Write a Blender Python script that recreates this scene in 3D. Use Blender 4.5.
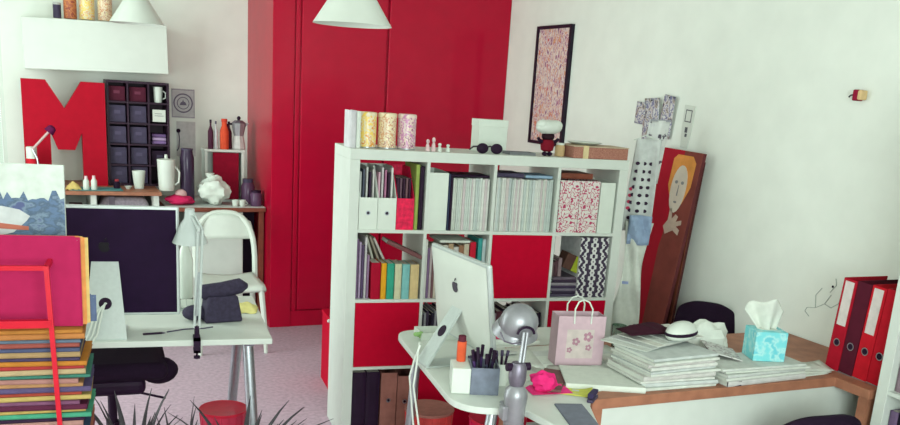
import bpy, bmesh, math, random
from mathutils import Vector, Matrix
random.seed(7)
S = bpy.context.scene
COL = S.collection
for o in list(bpy.data.objects): bpy.data.objects.remove(o, do_unlink=True)
PI = math.pi

# ------------------------------------------------------------------ camera
CAMLOC = Vector((-0.893, -4.278, 1.761)); YAW, PITCH, ROLL = 0.327, 0.262, 0.065
fw = Vector((math.sin(YAW)*math.cos(PITCH), math.cos(YAW)*math.cos(PITCH), -math.sin(PITCH)))
rt = Vector((math.cos(YAW), -math.sin(YAW), 0)); up = rt.cross(fw)
r2 = rt*math.cos(ROLL)+up*math.sin(ROLL); u2 = up*math.cos(ROLL)-rt*math.sin(ROLL)
cd = bpy.data.cameras.new('camera'); cam = bpy.data.objects.new('camera', cd); COL.objects.link(cam)
cam.matrix_world = Matrix(((r2.x, u2.x, -fw.x, CAMLOC.x), (r2.y, u2.y, -fw.y, CAMLOC.y), (r2.z, u2.z, -fw.z, CAMLOC.z), (0, 0, 0, 1)))
cd.sensor_fit = 'HORIZONTAL'; cd.sensor_width = 36; cd.lens = 36; cd.shift_y = 0.1383; cd.clip_start = .05
S.camera = cam

# ------------------------------------------------------------------ world, daylight, exposure
W = bpy.data.worlds.new('world'); S.world = W; W.use_nodes = True
W.node_tree.nodes['Background'].inputs[0].default_value = (0.86, 1.0, 0.88, 1)
W.node_tree.nodes['Background'].inputs[1].default_value = 0.9
# room frame: a to the right along the back wall, b away from the camera
PHI = 0.113; ORG = Vector((-0.085, 2.31, 0))
EX = Vector((math.cos(PHI), math.sin(PHI), 0)); EY = Vector((-math.sin(PHI), math.cos(PHI), 0))
def RM(a, b, z=0.0): return ORG+EX*a+EY*b+Vector((0, 0, z))
def area(name, loc, direction, sx, sy, power, col):
    l = bpy.data.lights.new(name, 'AREA'); l.shape = 'RECTANGLE'; l.size = sx; l.size_y = sy; l.energy = power; l.color = col
    o = bpy.data.objects.new(name, l); COL.objects.link(o); o.location = loc
    o.rotation_euler = Vector(direction).to_track_quat('-Z', 'Y').to_euler(); return o
DAY = (0.885, 1.0, 0.985)
area('daylight_side_window', RM(-2.93, -1.5, 1.6), EX, 1.5, 3.9, 98, DAY)
area('daylight_rear_window', RM(-1.3, -7.85, 1.75), EY, 2.5, 1.5, 140, DAY)  # added frontal fill from behind the camera, set at an unseen window
S.view_settings.view_transform = 'Standard'; S.view_settings.look = 'None'; S.view_settings.gamma = 1
S.view_settings.use_curve_mapping = False; S.view_settings.exposure = 0.28

# ------------------------------------------------------------------ materials
def lin(c):
    c = c/255.0
    return c/12.92 if c <= .04045 else ((c+.055)/1.055)**2.4
def rgb(c): return (lin(c[0]), lin(c[1]), lin(c[2]), 1)
MATS = {}
def base(name):
    m = bpy.data.materials.new(name); m.use_nodes = True; MATS[name] = m
    return m, m.node_tree, m.node_tree.nodes['Principled BSDF']
def mat(name, col, rough=.6, var=.12, scale=18, metal=0, bump=0, spec=.22, alpha=1, trans=0):
    """plain procedural material: colour with soft noise variation and optional fine relief"""
    if name in MATS: return MATS[name]
    m, nt, p = base(name); c = rgb(col)
    tc = nt.nodes.new('ShaderNodeTexCoord'); n = nt.nodes.new('ShaderNodeTexNoise'); n.inputs['Scale'].default_value = scale; n.inputs['Detail'].default_value = 4
    nt.links.new(tc.outputs['Object'], n.inputs['Vector'])
    r = nt.nodes.new('ShaderNodeValToRGB'); nt.links.new(n.outputs['Fac'], r.inputs['Fac'])
    lo = [max(0, v*(1-var)) for v in c[:3]]+[1]; hi = [min(1, v*(1+var)) for v in c[:3]]+[1]
    r.color_ramp.elements[0].position = .3; r.color_ramp.elements[1].position = .7
    r.color_ramp.elements[0].color = lo; r.color_ramp.elements[1].color = hi
    nt.links.new(r.outputs['Color'], p.inputs['Base Color'])
    p.inputs['Roughness'].default_value = rough; p.inputs['Metallic'].default_value = metal
    p.inputs['Specular IOR Level'].default_value = spec; p.inputs['Transmission Weight'].default_value = trans; p.inputs['Alpha'].default_value = alpha
    if bump:
        b = nt.nodes.new('ShaderNodeBump'); b.inputs['Strength'].default_value = bump; b.inputs['Distance'].default_value = .004
        nt.links.new(n.outputs['Fac'], b.inputs['Height']); nt.links.new(b.outputs['Normal'], p.inputs['Normal'])
    return m
def ramp_mat(name, stops, scale=30, kind='noise', rough=.6, stretch=(1, 1, 1), interp='CONSTANT', detail=3):
    """printed pattern: noise or voronoi through a colour ramp"""
    if name in MATS: return MATS[name]
    m, nt, p = base(name); tc = nt.nodes.new('ShaderNodeTexCoord'); mp = nt.nodes.new('ShaderNodeMapping')
    mp.inputs['Scale'].default_value = stretch; nt.links.new(tc.outputs['Object'], mp.inputs['Vector'])
    if kind == 'noise':
        n = nt.nodes.new('ShaderNodeTexNoise'); n.inputs['Detail'].default_value = detail; out = n.outputs['Fac']
    else:
        n = nt.nodes.new('ShaderNodeTexVoronoi'); sp = nt.nodes.new('ShaderNodeSeparateColor'); nt.links.new(n.outputs['Color'], sp.inputs['Color']); out = sp.outputs[0]
    n.inputs['Scale'].default_value = scale; nt.links.new(mp.outputs['Vector'], n.inputs['Vector'])
    r = nt.nodes.new('ShaderNodeValToRGB'); r.color_ramp.interpolation = interp
    e = r.color_ramp.elements
    while len(e) < len(stops): e.new(.5)
    for i, (t, c) in enumerate(stops): e[i].position = t; e[i].color = rgb(c)
    nt.links.new(out, r.inputs['Fac']); nt.links.new(r.outputs['Color'], p.inputs['Base Color']); p.inputs['Roughness'].default_value = rough
    return m
def damask_mat(name, dark, light, k=90, ax='X', off=0.0):
    """mirrored ornament print: two-colour pattern made of sines of |x| and z"""
    m, nt, p = base(name); tc = nt.nodes.new('ShaderNodeTexCoord'); s = nt.nodes.new('ShaderNodeSeparateXYZ'); nt.links.new(tc.outputs['Object'], s.inputs[0])
    def M(op, a, b=None):
        n = nt.nodes.new('ShaderNodeMath'); n.operation = op
        for i, v in enumerate((a, b)):
            if v is None: continue
            if hasattr(v, 'links'): nt.links.new(v, n.inputs[i])
            else: n.inputs[i].default_value = v
        return n.outputs[0]
    u = M('MULTIPLY', M('ABSOLUTE', M('SUBTRACT', s.outputs[ax], off)), k); v = M('MULTIPLY', s.outputs['Z'], k)
    sv = M('SINE', v); a = M('SINE', M('ADD', M('MULTIPLY', u, 1.6), M('MULTIPLY', sv, 1.3)))
    b = M('MULTIPLY', M('COSINE', M('MULTIPLY', v, 2.0)), M('COSINE', M('MULTIPLY', u, 2.2)))
    f = M('GREATER_THAN', M('ADD', a, b), .3)
    mx = nt.nodes.new('ShaderNodeMix'); mx.data_type = 'RGBA'; nt.links.new(f, mx.inputs[0])
    mx.inputs[6].default_value = rgb(dark); mx.inputs[7].default_value = rgb(light)
    nt.links.new(mx.outputs[2], p.inputs['Base Color']); p.inputs['Roughness'].default_value = .6
    return m
def glass_mat(name, tint=(230, 240, 235), amount=.25):
    m, nt, p = base(name); nt.nodes.remove(p); out = nt.nodes['Material Output']
    t = nt.nodes.new('ShaderNodeBsdfTransparent'); t.inputs[0].default_value = rgb(tint)
    g = nt.nodes.new('ShaderNodeBsdfGlossy'); g.inputs['Roughness'].default_value = .08
    x = nt.nodes.new('ShaderNodeMixShader'); x.inputs[0].default_value = amount
    nt.links.new(t.outputs[0], x.inputs[1]); nt.links.new(g.outputs[0], x.inputs[2]); nt.links.new(x.outputs[0], out.inputs[0])
    return m
wall_m = mat('white wall paint', (226, 231, 221), .85, .03, 6, bump=.08)
ceil_m = mat('ceiling paint', (222, 226, 218), .9, .03, 6)
floor_m = mat('mauve grey floor', (190, 166, 180), .5, .16, 40, bump=.1)
red_paint = mat('red gloss paint', (180, 3, 46), .35, .05, 9, spec=.15)
_p = red_paint.node_tree.nodes['Principled BSDF']; _p.inputs['Coat Weight'].default_value = .25; _p.inputs['Coat Roughness'].default_value = .1
red_door = mat('red cabinet laminate', (182, 1, 40), .6, .05, 30, spec=.08)
white_lam = mat('white laminate', (202, 208, 199), .45, .03, 12)
white_gloss = mat('white gloss', (206, 212, 202), .3, .02, 10)
white_pl = mat('white plastic', (208, 215, 204), .4, .03, 15)
paper = mat('white paper', (206, 211, 200), .8, .05, 40)
paper_g = mat('greyish paper', (192, 196, 190), .8, .08, 60)
pages_m = mat('book pages', (205, 200, 186), .85, .12, 120)
black_m = mat('purple black plastic', (34, 12, 38), .6, .15, 20, spec=.2)
black_f = mat('black fabric', (28, 10, 32), .9, .2, 120, bump=.2)
dark_shelf = mat('dark stained wood', (44, 22, 40), .5, .2, 25)
dkbox = mat('slate box', (66, 58, 80), .6, .2, 30)
steel = mat('brushed steel', (176, 182, 186), .32, .08, 60, metal=.85)
steel_d = mat('dark steel', (118, 112, 124), .4, .1, 60, metal=.6)
alu = mat('aluminium', (188, 196, 192), .38, .04, 60, metal=.35)
wood = mat('oak wood', (158, 106, 82), .5, .2, 14)
wood_d = mat('brown wood', (122, 66, 50), .5, .2, 14)
cardboard = mat('brown card', (150, 98, 88), .8, .15, 25)
red_pl = mat('red translucent plastic', (206, 36, 62), .35, .1, 20)
red_wire = mat('red painted metal', (196, 18, 42), .35, .06, 20)
pink = mat('pink card', (168, 34, 80), .8, .06, 25, spec=.1)
leaf_m = mat('dark green leaf', (62, 58, 62), .5, .35, 12)
glass_m = glass_mat('thin glass'); pane_m = glass_mat('window pane', (245, 250, 246), .05)
grey_m = mat('grey metal paint', (150, 150, 152), .35, .1, 30, metal=.4)

# ------------------------------------------------------------------ mesh builder
class MB:
    def __init__(s): s.v = []; s.f = []
    def add(s, vs, fs):
        n = len(s.v); s.v += [tuple(v) for v in vs]; s.f += [[i+n for i in f] for f in fs]; return s
    def box(s, x0, x1, y0, y1, z0, z1):
        return s.add([(x0, y0, z0), (x1, y0, z0), (x1, y1, z0), (x0, y1, z0), (x0, y0, z1), (x1, y0, z1), (x1, y1, z1), (x0, y1, z1)],
                     [(0, 3, 2, 1), (4, 5, 6, 7), (0, 1, 5, 4), (1, 2, 6, 5), (2, 3, 7, 6), (3, 0, 4, 7)])
    def prism(s, poly, t0, t1, plane='xz'):
        def P(p, t): return {'xz': (p[0], t, p[1]), 'xy': (p[0], p[1], t), 'yz': (t, p[0], p[1])}[plane]
        n = len(poly); vs = [P(p, t0) for p in poly]+[P(p, t1) for p in poly]
        fs = [list(range(n))[::-1], list(range(n, 2*n))]+[(i, (i+1) % n, n+(i+1) % n, n+i) for i in range(n)]
        return s.add(vs, fs)
    def tube(s, pts, r, n=8):
        pts = [Vector(p) for p in pts]; R = r if isinstance(r, (list, tuple)) else [r]*len(pts); vs = []; fs = []; prev = None
        for i, p in enumerate(pts):
            d = (pts[min(i+1, len(pts)-1)]-pts[max(i-1, 0)]).normalized()
            if prev is None: u = d.orthogonal().normalized()
            else: u = (prev-d*prev.dot(d)); u = u.normalized() if u.length > 1e-6 else d.orthogonal().normalized()
            prev = u; w = d.cross(u)
            for k in range(n):
                t = 2*PI*k/n; vs.append(p+(u*math.cos(t)+w*math.sin(t))*R[i])
        for i in range(len(pts)-1):
            for k in range(n): a = i*n+k; b = i*n+(k+1) % n; fs.append((a, b, b+n, a+n))
        fs.append(list(range(n))[::-1]); fs.append(list(range((len(pts)-1)*n, len(pts)*n)))
        return s.add(vs, fs)
    def lathe(s, prof, n=24, c=(0, 0, 0), sx=1, sy=1, closed=False):
        vs = []; fs = []
        for r, z in prof:
            for k in range(n): t = 2*PI*k/n; vs.append((c[0]+r*math.cos(t)*sx, c[1]+r*math.sin(t)*sy, c[2]+z))
        for i in range(len(prof)-1):
            for k in range(n): a = i*n+k; b = i*n+(k+1) % n; fs.append((a, b, b+n, a+n))
        if not closed: fs.append(list(range(n))[::-1]); fs.append(list(range((len(prof)-1)*n, len(prof)*n)))
        return s.add(vs, fs)
    def ball(s, c, rx, ry, rz, n=16, m=10):
        prof = [(max(.001, math.sin(PI*i/m)), -math.cos(PI*i/m)) for i in range(m+1)]
        b = MB().lathe(prof, n); return s.add([(c[0]+x*rx, c[1]+y*ry, c[2]+z*rz) for x, y, z in b.v], b.f)
    def grid(s, fn, nu, nv):
        vs = [fn(i/nu, j/nv) for j in range(nv+1) for i in range(nu+1)]
        return s.add(vs, [(j*(nu+1)+i, j*(nu+1)+i+1, (j+1)*(nu+1)+i+1, (j+1)*(nu+1)+i) for j in range(nv) for i in range(nu)])
    def build(s, name, m, parent=None, bev=0, smooth=False, seg=2, solid=0, loc=None, rot=None, sub=0):
        me = bpy.data.meshes.new(name); me.from_pydata(s.v, [], s.f); me.update()
        bm = bmesh.new(); bm.from_mesh(me); bmesh.ops.recalc_face_normals(bm, faces=bm.faces); bm.to_mesh(me); bm.free()
        if smooth:
            for p in me.polygons: p.use_smooth = True
            try: me.set_sharp_from_angle(angle=math.radians(40))
            except Exception: pass
        me.materials.append(m); o = bpy.data.objects.new(name, me); COL.objects.link(o); o.parent = parent
        if loc: o.location = loc
        if rot: o.rotation_euler = rot
        if solid: q = o.modifiers.new('thickness', 'SOLIDIFY'); q.thickness = solid; q.offset = 0
        if bev: q = o.modifiers.new('edge', 'BEVEL'); q.width = bev; q.segments = seg; q.limit_method = 'ANGLE'
        if sub: q = o.modifiers.new('smooth', 'SUBSURF'); q.levels = sub; q.render_levels = sub
        return o
def tag(o, label=None, cat=None, group=None, kind=None):
    for k, v in (('label', label), ('category', cat), ('group', group), ('kind', kind)):
        if v: o[k] = v
    return o
def thing(name, label, cat, loc=(0, 0, 0), rz=0, group=None, rx=0, ry=0):
    o = bpy.data.objects.new(name, None); o.empty_display_size = .05; COL.objects.link(o); o.location = loc; o.rotation_euler = (rx, ry, rz)
    return tag(o, label, cat, group)
def struct(name, mb, m, label=None, bev=0, loc=None, rot=None, parent=None):
    o = mb.build(name, m, parent, bev=bev, loc=loc, rot=rot); o['kind'] = 'structure'
    if label: o['label'] = label
    return o
def rbox(x0, x1, y0, y1, z0, z1): return MB().box(x0, x1, y0, y1, z0, z1)
ROT = (0, 0, PHI)
AR = 1.827; BW = 0.81; AL = -2.95; BR = -7.9; HC = 2.75

# ------------------------------------------------------------------ room shell (room frame)
struct('floor', rbox(AL-.2, AR+.2, BR-.2, BW+.2, -.1, 0), floor_m, 'mauve grey smooth floor', loc=ORG, rot=ROT)
struct('ceiling', rbox(AL-.2, AR+.2, BR-.2, BW+.2, HC, HC+.1), ceil_m, 'white ceiling', loc=ORG, rot=ROT)
struct('wall_right', rbox(AR, AR+.15, BR, BW, 0, HC), wall_m, 'plain white wall behind the desks on the right', loc=ORG, rot=ROT)
# back wall with a window opening at its left end
W1 = (-2.62, -1.71, .75, 2.45)
struct('wall_back', MB().box(W1[1], AR, BW, BW+.15, 0, HC).box(AL, W1[0], BW, BW+.15, 0, HC).box(W1[0], W1[1], BW, BW+.15, 0, W1[2]).box(W1[0], W1[1], BW, BW+.15, W1[3], HC),
       wall_m, 'white back wall behind the counters', loc=ORG, rot=ROT)
W2 = (-3.5, .5, .85, 2.4)
struct('wall_left', MB().box(AL-.15, AL, W2[1], BW, 0, HC).box(AL-.15, AL, BR, W2[0], 0, HC).box(AL-.15, AL, W2[0], W2[1], 0, W2[2]).box(AL-.15, AL, W2[0], W2[1], W2[3], HC),
       wall_m, 'white window wall on the left', loc=ORG, rot=ROT)
W3 = (-2.6, 0.0, .9, 2.5)
struct('wall_rear', MB().box(W3[1], AR, BR-.15, BR, 0, HC).box(AL, W3[0], BR-.15, BR, 0, HC).box(W3[0], W3[1], BR-.15, BR, 0, W3[2]).box(W3[0], W3[1], BR-.15, BR, W3[3], HC),
       wall_m, 'white wall behind the viewer', loc=ORG, rot=ROT)
def window(name, lab, plane, u0, u1, z0, z1, t, n):
    e = bpy.data.objects.new(name, None); COL.objects.link(e); e.location = ORG; e.rotation_euler = ROT; e['kind'] = 'structure'; e['label'] = lab
    def bx(u, v, zz0, zz1, d0, d1):
        return rbox(u, v, t+d0, t+d1, zz0, zz1) if plane == 'b' else rbox(t+d0, t+d1, u, v, zz0, zz1)
    fr = MB(); w = .025
    for q in ((u0, u0+w, z0, z1), (u1-w, u1, z0, z1), (u0, u1, z0, z0+w), (u0, u1, z1-w, z1)): b = bx(q[0], q[1], q[2], q[3], .02, .09); fr.add(b.v, b.f)
    fr.build('window_frame', white_gloss, e)
    for i in range(n):
        a = u0+(u1-u0)*i/n; c = u0+(u1-u0)*(i+1)/n
        p = bx(a+.03, c-.03, z0+.03, z1-.03, .05, .058); p.build('pane', pane_m, e)
        if i: b = bx(a-.025, a+.025, z0, z1, .02, .09); b.build('mullion', white_gloss, e)
window('window_1', 'bright window at the left end of the back wall', 'b', *W1, BW, 2)
window('window_2', 'wide side window', 'a', *W2, AL-.11, 4)
window('window_3', 'wide rear window', 'b', *W3, BR-.11, 4)  # unseen window added behind the camera to go with the frontal fill
for nm, mb in (('baseboard_right', rbox(AR-.015, AR, BR, -.02, 0, .07)), ('baseboard_back', rbox(AL, -.002, BW-.015, BW, 0, .07))):
    struct(nm, mb, white_lam, 'low white baseboard', loc=ORG, rot=ROT)

# red built-in closet
cl = thing('built_in_closet', 'tall red built-in closet filling the back corner', 'closet', ORG, PHI)
MB().box(0, AR-.001, .02, BW-.001, 0, HC-.002).build('body', red_paint, cl)
MB().box(0, .155, 0, .022, 0, HC-.002).build('stile', red_paint, cl, bev=.003)
MB().box(.155, .85, 0.006, .022, 0, .12).build('kick_board', red_paint, cl, bev=.003)
MB().box(.205, .835, -.004, .022, .13, HC-.01).build('door', red_paint, cl, bev=.006)
MB().box(.163, .197, .002, .022, .12, HC-.01).build('door_frame', red_paint, cl, bev=.006)
MB().box(.85, AR-.002, -.012, .022, 0, HC-.002).build('panel', red_paint, cl, bev=.004)

# ------------------------------------------------------------------ white cube bookcase (world aligned)
def cube_case(name, label, loc, rz, doors, cols=4, rows=4):
    w = cols*.335+(cols-1)*.016+.1; h = rows*.335+(rows-1)*.016+.1; D = .39
    e = thing(name, label, 'bookcase', loc, rz)
    MB().box(0, .05, 0, D, 0, h-.05).build('side_panel', white_lam, e, bev=.002)
    MB().box(w-.05, w, 0, D, 0, h-.05).build('side_panel', white_lam, e, bev=.002)
    MB().box(0, w, 0, D, h-.05, h).build('top_panel', white_lam, e, bev=.002)
    MB().box(.05, w-.05, 0, D, 0, .05).build('bottom_panel', white_lam, e, bev=.002)
    for i in range(1, cols): x = .05+i*.351-.016; MB().box(x, x+.016, .002, D, .05, h-.05).build('divider', white_lam, e)
    for c in range(cols):
        for r in range(1, rows): x = .05+c*.351; z = .05+r*.351-.016; MB().box(x, x+.335, .002, D, z, z+.016).build('shelf', white_lam, e)
    for c, r in doors:
        x = .05+c*.351; z = h-.05-(r+1)*.335-r*.016
        d = MB().box(x+.002, x+.333, .001, .36, z+.001, z+.334).build('door', red_door, e); d['label'] = 'red door insert'
    return e
cube_case('cube_bookcase', 'large white bookcase of sixteen cubes with red door inserts', (0, 0, 0), 0, [(2, 1), (0, 2), (3, 2), (1, 3), (2, 3)])
CX = [.05, .401, .752, 1.103]; CZ = [1.103, .752, .401, .05]   # cell left edges, cell floors

# ------------------------------------------------------------------ book helpers
def book(name, label, cat, loc, w, d, h, m, group=None, ry=0, rx=0, rz=0, hard=True):
    """standing book, spine towards -Y, lower left front corner at loc"""
    e = thing(name, label, cat, loc, rz, group, rx=rx, ry=ry); t = min(.0025, w*.2)
    MB().prism([(0, d), (0, .003), (w*.25, 0), (w*.75, 0), (w, .003), (w, d), (w-t, d), (w-t, .005), (t, .005), (t, d)], 0, h, 'xy').build('cover', m, e)
    MB().box(t, w-t, .005, d-.004, .003 if hard else 0, h-(.003 if hard else .0005)).build('pages', pages_m, e)
    return e
def flat_book(name, label, cat, loc, w, d, h, m, rz=0, group=None, pg=None):
    """lying magazine or folder: cover wrapped round pages, centre of base at loc"""
    e = thing(name, label, cat, loc, rz, group); t = min(.002, h*.15)
    MB().prism([(d/2, 0), (-d/2+.003, 0), (-d/2, h*.3), (-d/2, h*.7), (-d/2+.003, h), (d/2, h), (d/2, h-t), (-d/2+.005, h-t), (-d/2+.005, t), (d/2, t)], -w/2, w/2, 'yz').build('cover', m, e)
    MB().box(-w/2+.002, w/2-.002, -d/2+.005, d/2-.003, t, h-t).build('pages', pg or paper, e)
    return e
def magfile(label, loc, w, m, h=.30, front=.155, d=.25, hole=True, group=None, name='magazine_file', hm=None, fm=None):
    """open magazine file with low front and sloped sides"""
    e = thing(name, label, 'magazine file', loc, 0, group); t = .003
    sh = [(0, 0), (d, 0), (d, h), (d*.45, h), (0, front)]
    sd = MB().prism(sh, 0, t, 'yz').prism(sh, w-t, w, 'yz'); sd.build('side', m, e)
    MB().box(t, w-t, 0, t, 0, front).build('front', fm or m, e); MB().box(t, w-t, d-t, d, 0, h).build('back', m, e); MB().box(t, w-t, t, d-t, 0, t).build('base', m, e)
    if hole:
        rg = MB()
        k = 16; r0, r1 = .012, .007; zz = front*.52
        vs = []; fs = []
        for i in range(k):
            a = 2*PI*i/k
            for r in (r0, r1): vs.append((w/2+r*math.cos(a), -.0015, zz+r*math.sin(a)))
        for i in range(k): j = (i+1) % k; fs.append((2*i, 2*j, 2*j+1, 2*i+1))
        rg.add(vs, fs); rg.build('hole_ring', steel, e)
        MB().lathe([(.0075, 0), (.0075, .001)], 14).build('finger_hole', hm or black_m, e, loc=(w/2, -.0006, zz), rot=(PI/2, 0, 0))
    return e
ORD = ['first', 'second', 'third', 'fourth', 'fifth', 'sixth', 'seventh', 'eighth', 'ninth', 'tenth', 'eleventh', 'twelfth', 'thirteenth', 'fourteenth', 'fifteenth', 'sixteenth', 'seventeenth', 'eighteenth', 'nineteenth', 'twentieth']+['twenty-'+o for o in ('first', 'second', 'third', 'fourth', 'fifth', 'sixth', 'seventh', 'eighth', 'ninth')]+['thirtieth']+['thirty-'+o for o in ('first', 'second', 'third', 'fourth', 'fifth', 'sixth')]
G = lambda *c: mat('card %d %d %d' % c, [v*.95 for v in c], .7, .1, 30, spec=.12)

# row 1, cell 1: white files with magazines, red file
fl = [(.054, .092, white_pl, 'white magazine file at the left end of the top bookcase row'), (.148, .092, white_pl, 'white magazine file with dark finger hole beside the red file')]
for x, w, m, lb in fl: magfile(lb, (x, .01, CZ[0]), w, m)
magfile('crimson patterned magazine file in the top left bookcase cube', (.243, .012, CZ[0]), .088, mat('crimson print', (214, 22, 70), .5, .3, 45), hole=False)
cols = [(200, 206, 200), (92, 98, 112), (206, 208, 202), (60, 44, 66), (214, 212, 206)]
for i in range(5): book('magazine', 'thin magazine in the leftmost white file, %s from the left' % ORD[i], 'magazine', (.062+i*.016, .05, CZ[0]+.004), .009, .18, .27+.012*((i*7) % 3), G(*cols[i]), 'magazines in the leftmost white file', hard=False)
cols = [(214, 170, 186), (204, 200, 200), (180, 120, 150), (62, 42, 62), (220, 220, 214)]
for i in range(5): book('magazine', 'thin magazine in the second white file, %s from the left' % ORD[i], 'magazine', (.155+i*.016, .05, CZ[0]+.004), .010, .18, .27+.012*((i*5) % 3), G(*cols[i]), 'magazines in the second white file', hard=False)
cols = [(70, 44, 62), (110, 84, 96), (58, 36, 54), (120, 90, 96), (66, 40, 58)]
for i in range(5): book('magazine', 'dark brown magazine in the crimson file, %s from the left' % ORD[i], 'magazine', (.250+i*.0152, .05, CZ[0]+.004), .011, .18, .245+.014*((i*3) % 3), G(*cols[i]), 'dark magazines in the crimson file', hard=False)
book('book', 'slim yellow green book in the top left bookcase cube', 'book', (.337, .02, CZ[0]), .018, .22, .32, G(150, 168, 84))
book('book', 'slim black book against the first divider, top row', 'book', (.358, .02, CZ[0]), .021, .22, .312, black_m)
# row 1, cell 2
magfile('white magazine file in the second cube of the top row', (.404, .012, CZ[0]), .098, white_pl, h=.29, front=.285, hole=False)
for i in range(2): book('magazine', ['dark blue magazine in the second cube of the top row', 'black magazine in the second cube of the top row'][i], 'magazine', (.506+i*.013, .02, CZ[0]), .012, .22, .28, [G(54, 60, 84), black_m][i])  # dark slabs put in for the shaded gap between file and magazines
def magrow(x0, x1, z, hs, lab, grp, palette, d=.21, y=.02):
    x = x0; i = 0
    while True:
        w = random.choice((.008, .010, .012, .014))
        if x+w > x1: break
        book('magazine', '%s, %s from the left' % (lab, ORD[i]), 'magazine', (x, y+random.uniform(0, .008), z), w-.0006, d, hs+random.uniform(-.006, .004), G(*random.choice(palette)), grp, hard=False); x += w; i += 1
pale = [(212, 218, 206), (204, 212, 204), (216, 218, 210), (196, 206, 200), (214, 204, 200), (206, 214, 210), (190, 198, 196), (220, 222, 214), (208, 196, 196)]
magrow(.534, .735, CZ[0], .262, 'pale magazine in the second top cube', 'pale magazines in the second top cube', pale)
magrow(.755, 1.085, CZ[0], .268, 'pale magazine in the third top cube', 'pale magazines in the third top cube', pale)
flat_book('notebook', 'thin black notebook lying on magazines in the second top cube', 'notebook', (.625, .125, CZ[0]+.2665), .2, .18, .011, black_m)
flat_book('notebook', 'dark grey notebook lying on magazines in the third top cube', 'notebook', (.84, .14, CZ[0]+.2725), .16, .18, .02, dkbox)
flat_book('notebook', 'pale blue notebook lying on magazines in the third top cube', 'notebook', (1.0, .13, CZ[0]+.2725), .15, .18, .014, G(150, 178, 200))
# row 1, cell 4: floral files, white files, brown case
flor = ramp_mat('red floral print', [(0, (208, 204, 196)), (.42, (176, 44, 88)), (.465, (210, 204, 198)), (.55, (182, 60, 100)), (.585, (210, 206, 198))], 24, detail=2)
magfile('white file with crimson flower print, left of the pair', (1.112, .012, CZ[0]), .112, flor, h=.275, front=.27, hole=False)
magfile('white file with crimson flower print, right of the pair', (1.227, .012, CZ[0]), .112, flor, h=.275, front=.27, hole=False)
magfile('plain white magazine file at the right end of the top row', (1.345, .012, CZ[0]), .085, white_pl, h=.27, front=.265, hole=False)
flat_book('wooden_case', 'flat brown case lying on the flower print files', 'case', (1.215, .14, CZ[0]+.277), .18, .2, .028, wood_d, pg=wood_d)

# row 2, cell 1
bk = [(.128, .05, (170, 10, 44), 'crimson book', .185), (.180, .028, (226, 164, 40), 'orange yellow book', .183), (.210, .038, (56, 160, 132), 'teal green book', .182),
      (.250, .036, (206, 204, 168), 'cream book beside the teal green book', .18), (.288, .040, (128, 190, 186), 'pale turquoise book', .178), (.330, .046, (214, 190, 138), 'sand coloured book', .177)]
for x, w, c, lb, h in bk: book('book', lb+' in the middle left bookcase cube', 'book', (x, .008, CZ[1]), w-.002, .13, h, G(*c))
cols = [(120, 96, 128), (170, 150, 176), (92, 76, 104), (200, 196, 196), (150, 120, 150)]
for i in range(5): book('magazine', ['purplish magazine at the far left end of the second row', 'pale lilac magazine second in the second row', 'dark violet magazine third in the second row', 'white magazine beside purplish ones in the second row', 'short mauve magazine beside the crimson book'][i], 'magazine', (.055+i*.014, .03, CZ[1]), .011, .2, [.3, .285, .27, .31, .22][i], G(*cols[i]), 'purplish magazines in the second row', hard=False)
cols = [(204, 204, 186), (170, 158, 140), (214, 206, 196)]
for i in range(3): book('magazine', 'pale magazine leaning behind the colourful books, %s from the left' % ORD[i], 'magazine', (.215+i*.045, .155, CZ[1]+.003*i), .012, .17, .31, G(*cols[i]), 'leaning pale magazines', ry=-math.radians(17+5*i))
e = flat_book('book', 'brown book lying aslant on top of the colourful books', 'book', (.29, .07, CZ[1]+.222), .2, .12, .02, G(120, 80, 80)); e.rotation_euler = (0, math.radians(24), 0); e.location.z += .02
# row 2, cell 2
cols = [(214, 214, 206), (128, 104, 136), (190, 176, 176), (120, 88, 90), (206, 196, 178)]
for i in range(5): book('magazine', 'magazine by the divider behind the white computer, %s from the left' % ORD[i], 'magazine', (.406+i*.013, .02, CZ[1]), .0115, .2, [.30, .26, .27, .25, .24][i], G(*cols[i]), 'magazines behind the white computer', hard=False)
cols = [(196, 184, 160), (210, 204, 188), (176, 150, 120), (200, 196, 190), (150, 110, 84)]
for i in range(6): book('book', 'beige book behind the white computer, %s from the left' % ORD[i], 'book', (.475+i*.028, .03, CZ[1]), .026, .18, .265+.008*(i % 3), G(*cols[i % 5]), 'beige books behind the white computer')
flat_book('paper_pile', 'cream papers lying on the beige books', 'paper', (.56, .12, CZ[1]+.287), .16, .2, .012, paper)
book('book', 'bright red book in the second cube of the second row', 'book', (.648, .03, CZ[1]), .03, .18, .29, G(196, 30, 52))
book('book', 'teal book beside the divider in the second row', 'book', (.690, .03, CZ[1]), .022, .18, .31, G(62, 152, 146))
book('book', 'pale grey book beside the teal book, second row', 'book', (.714, .03, CZ[1]), .018, .18, .305, G(180, 196, 196))
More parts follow.
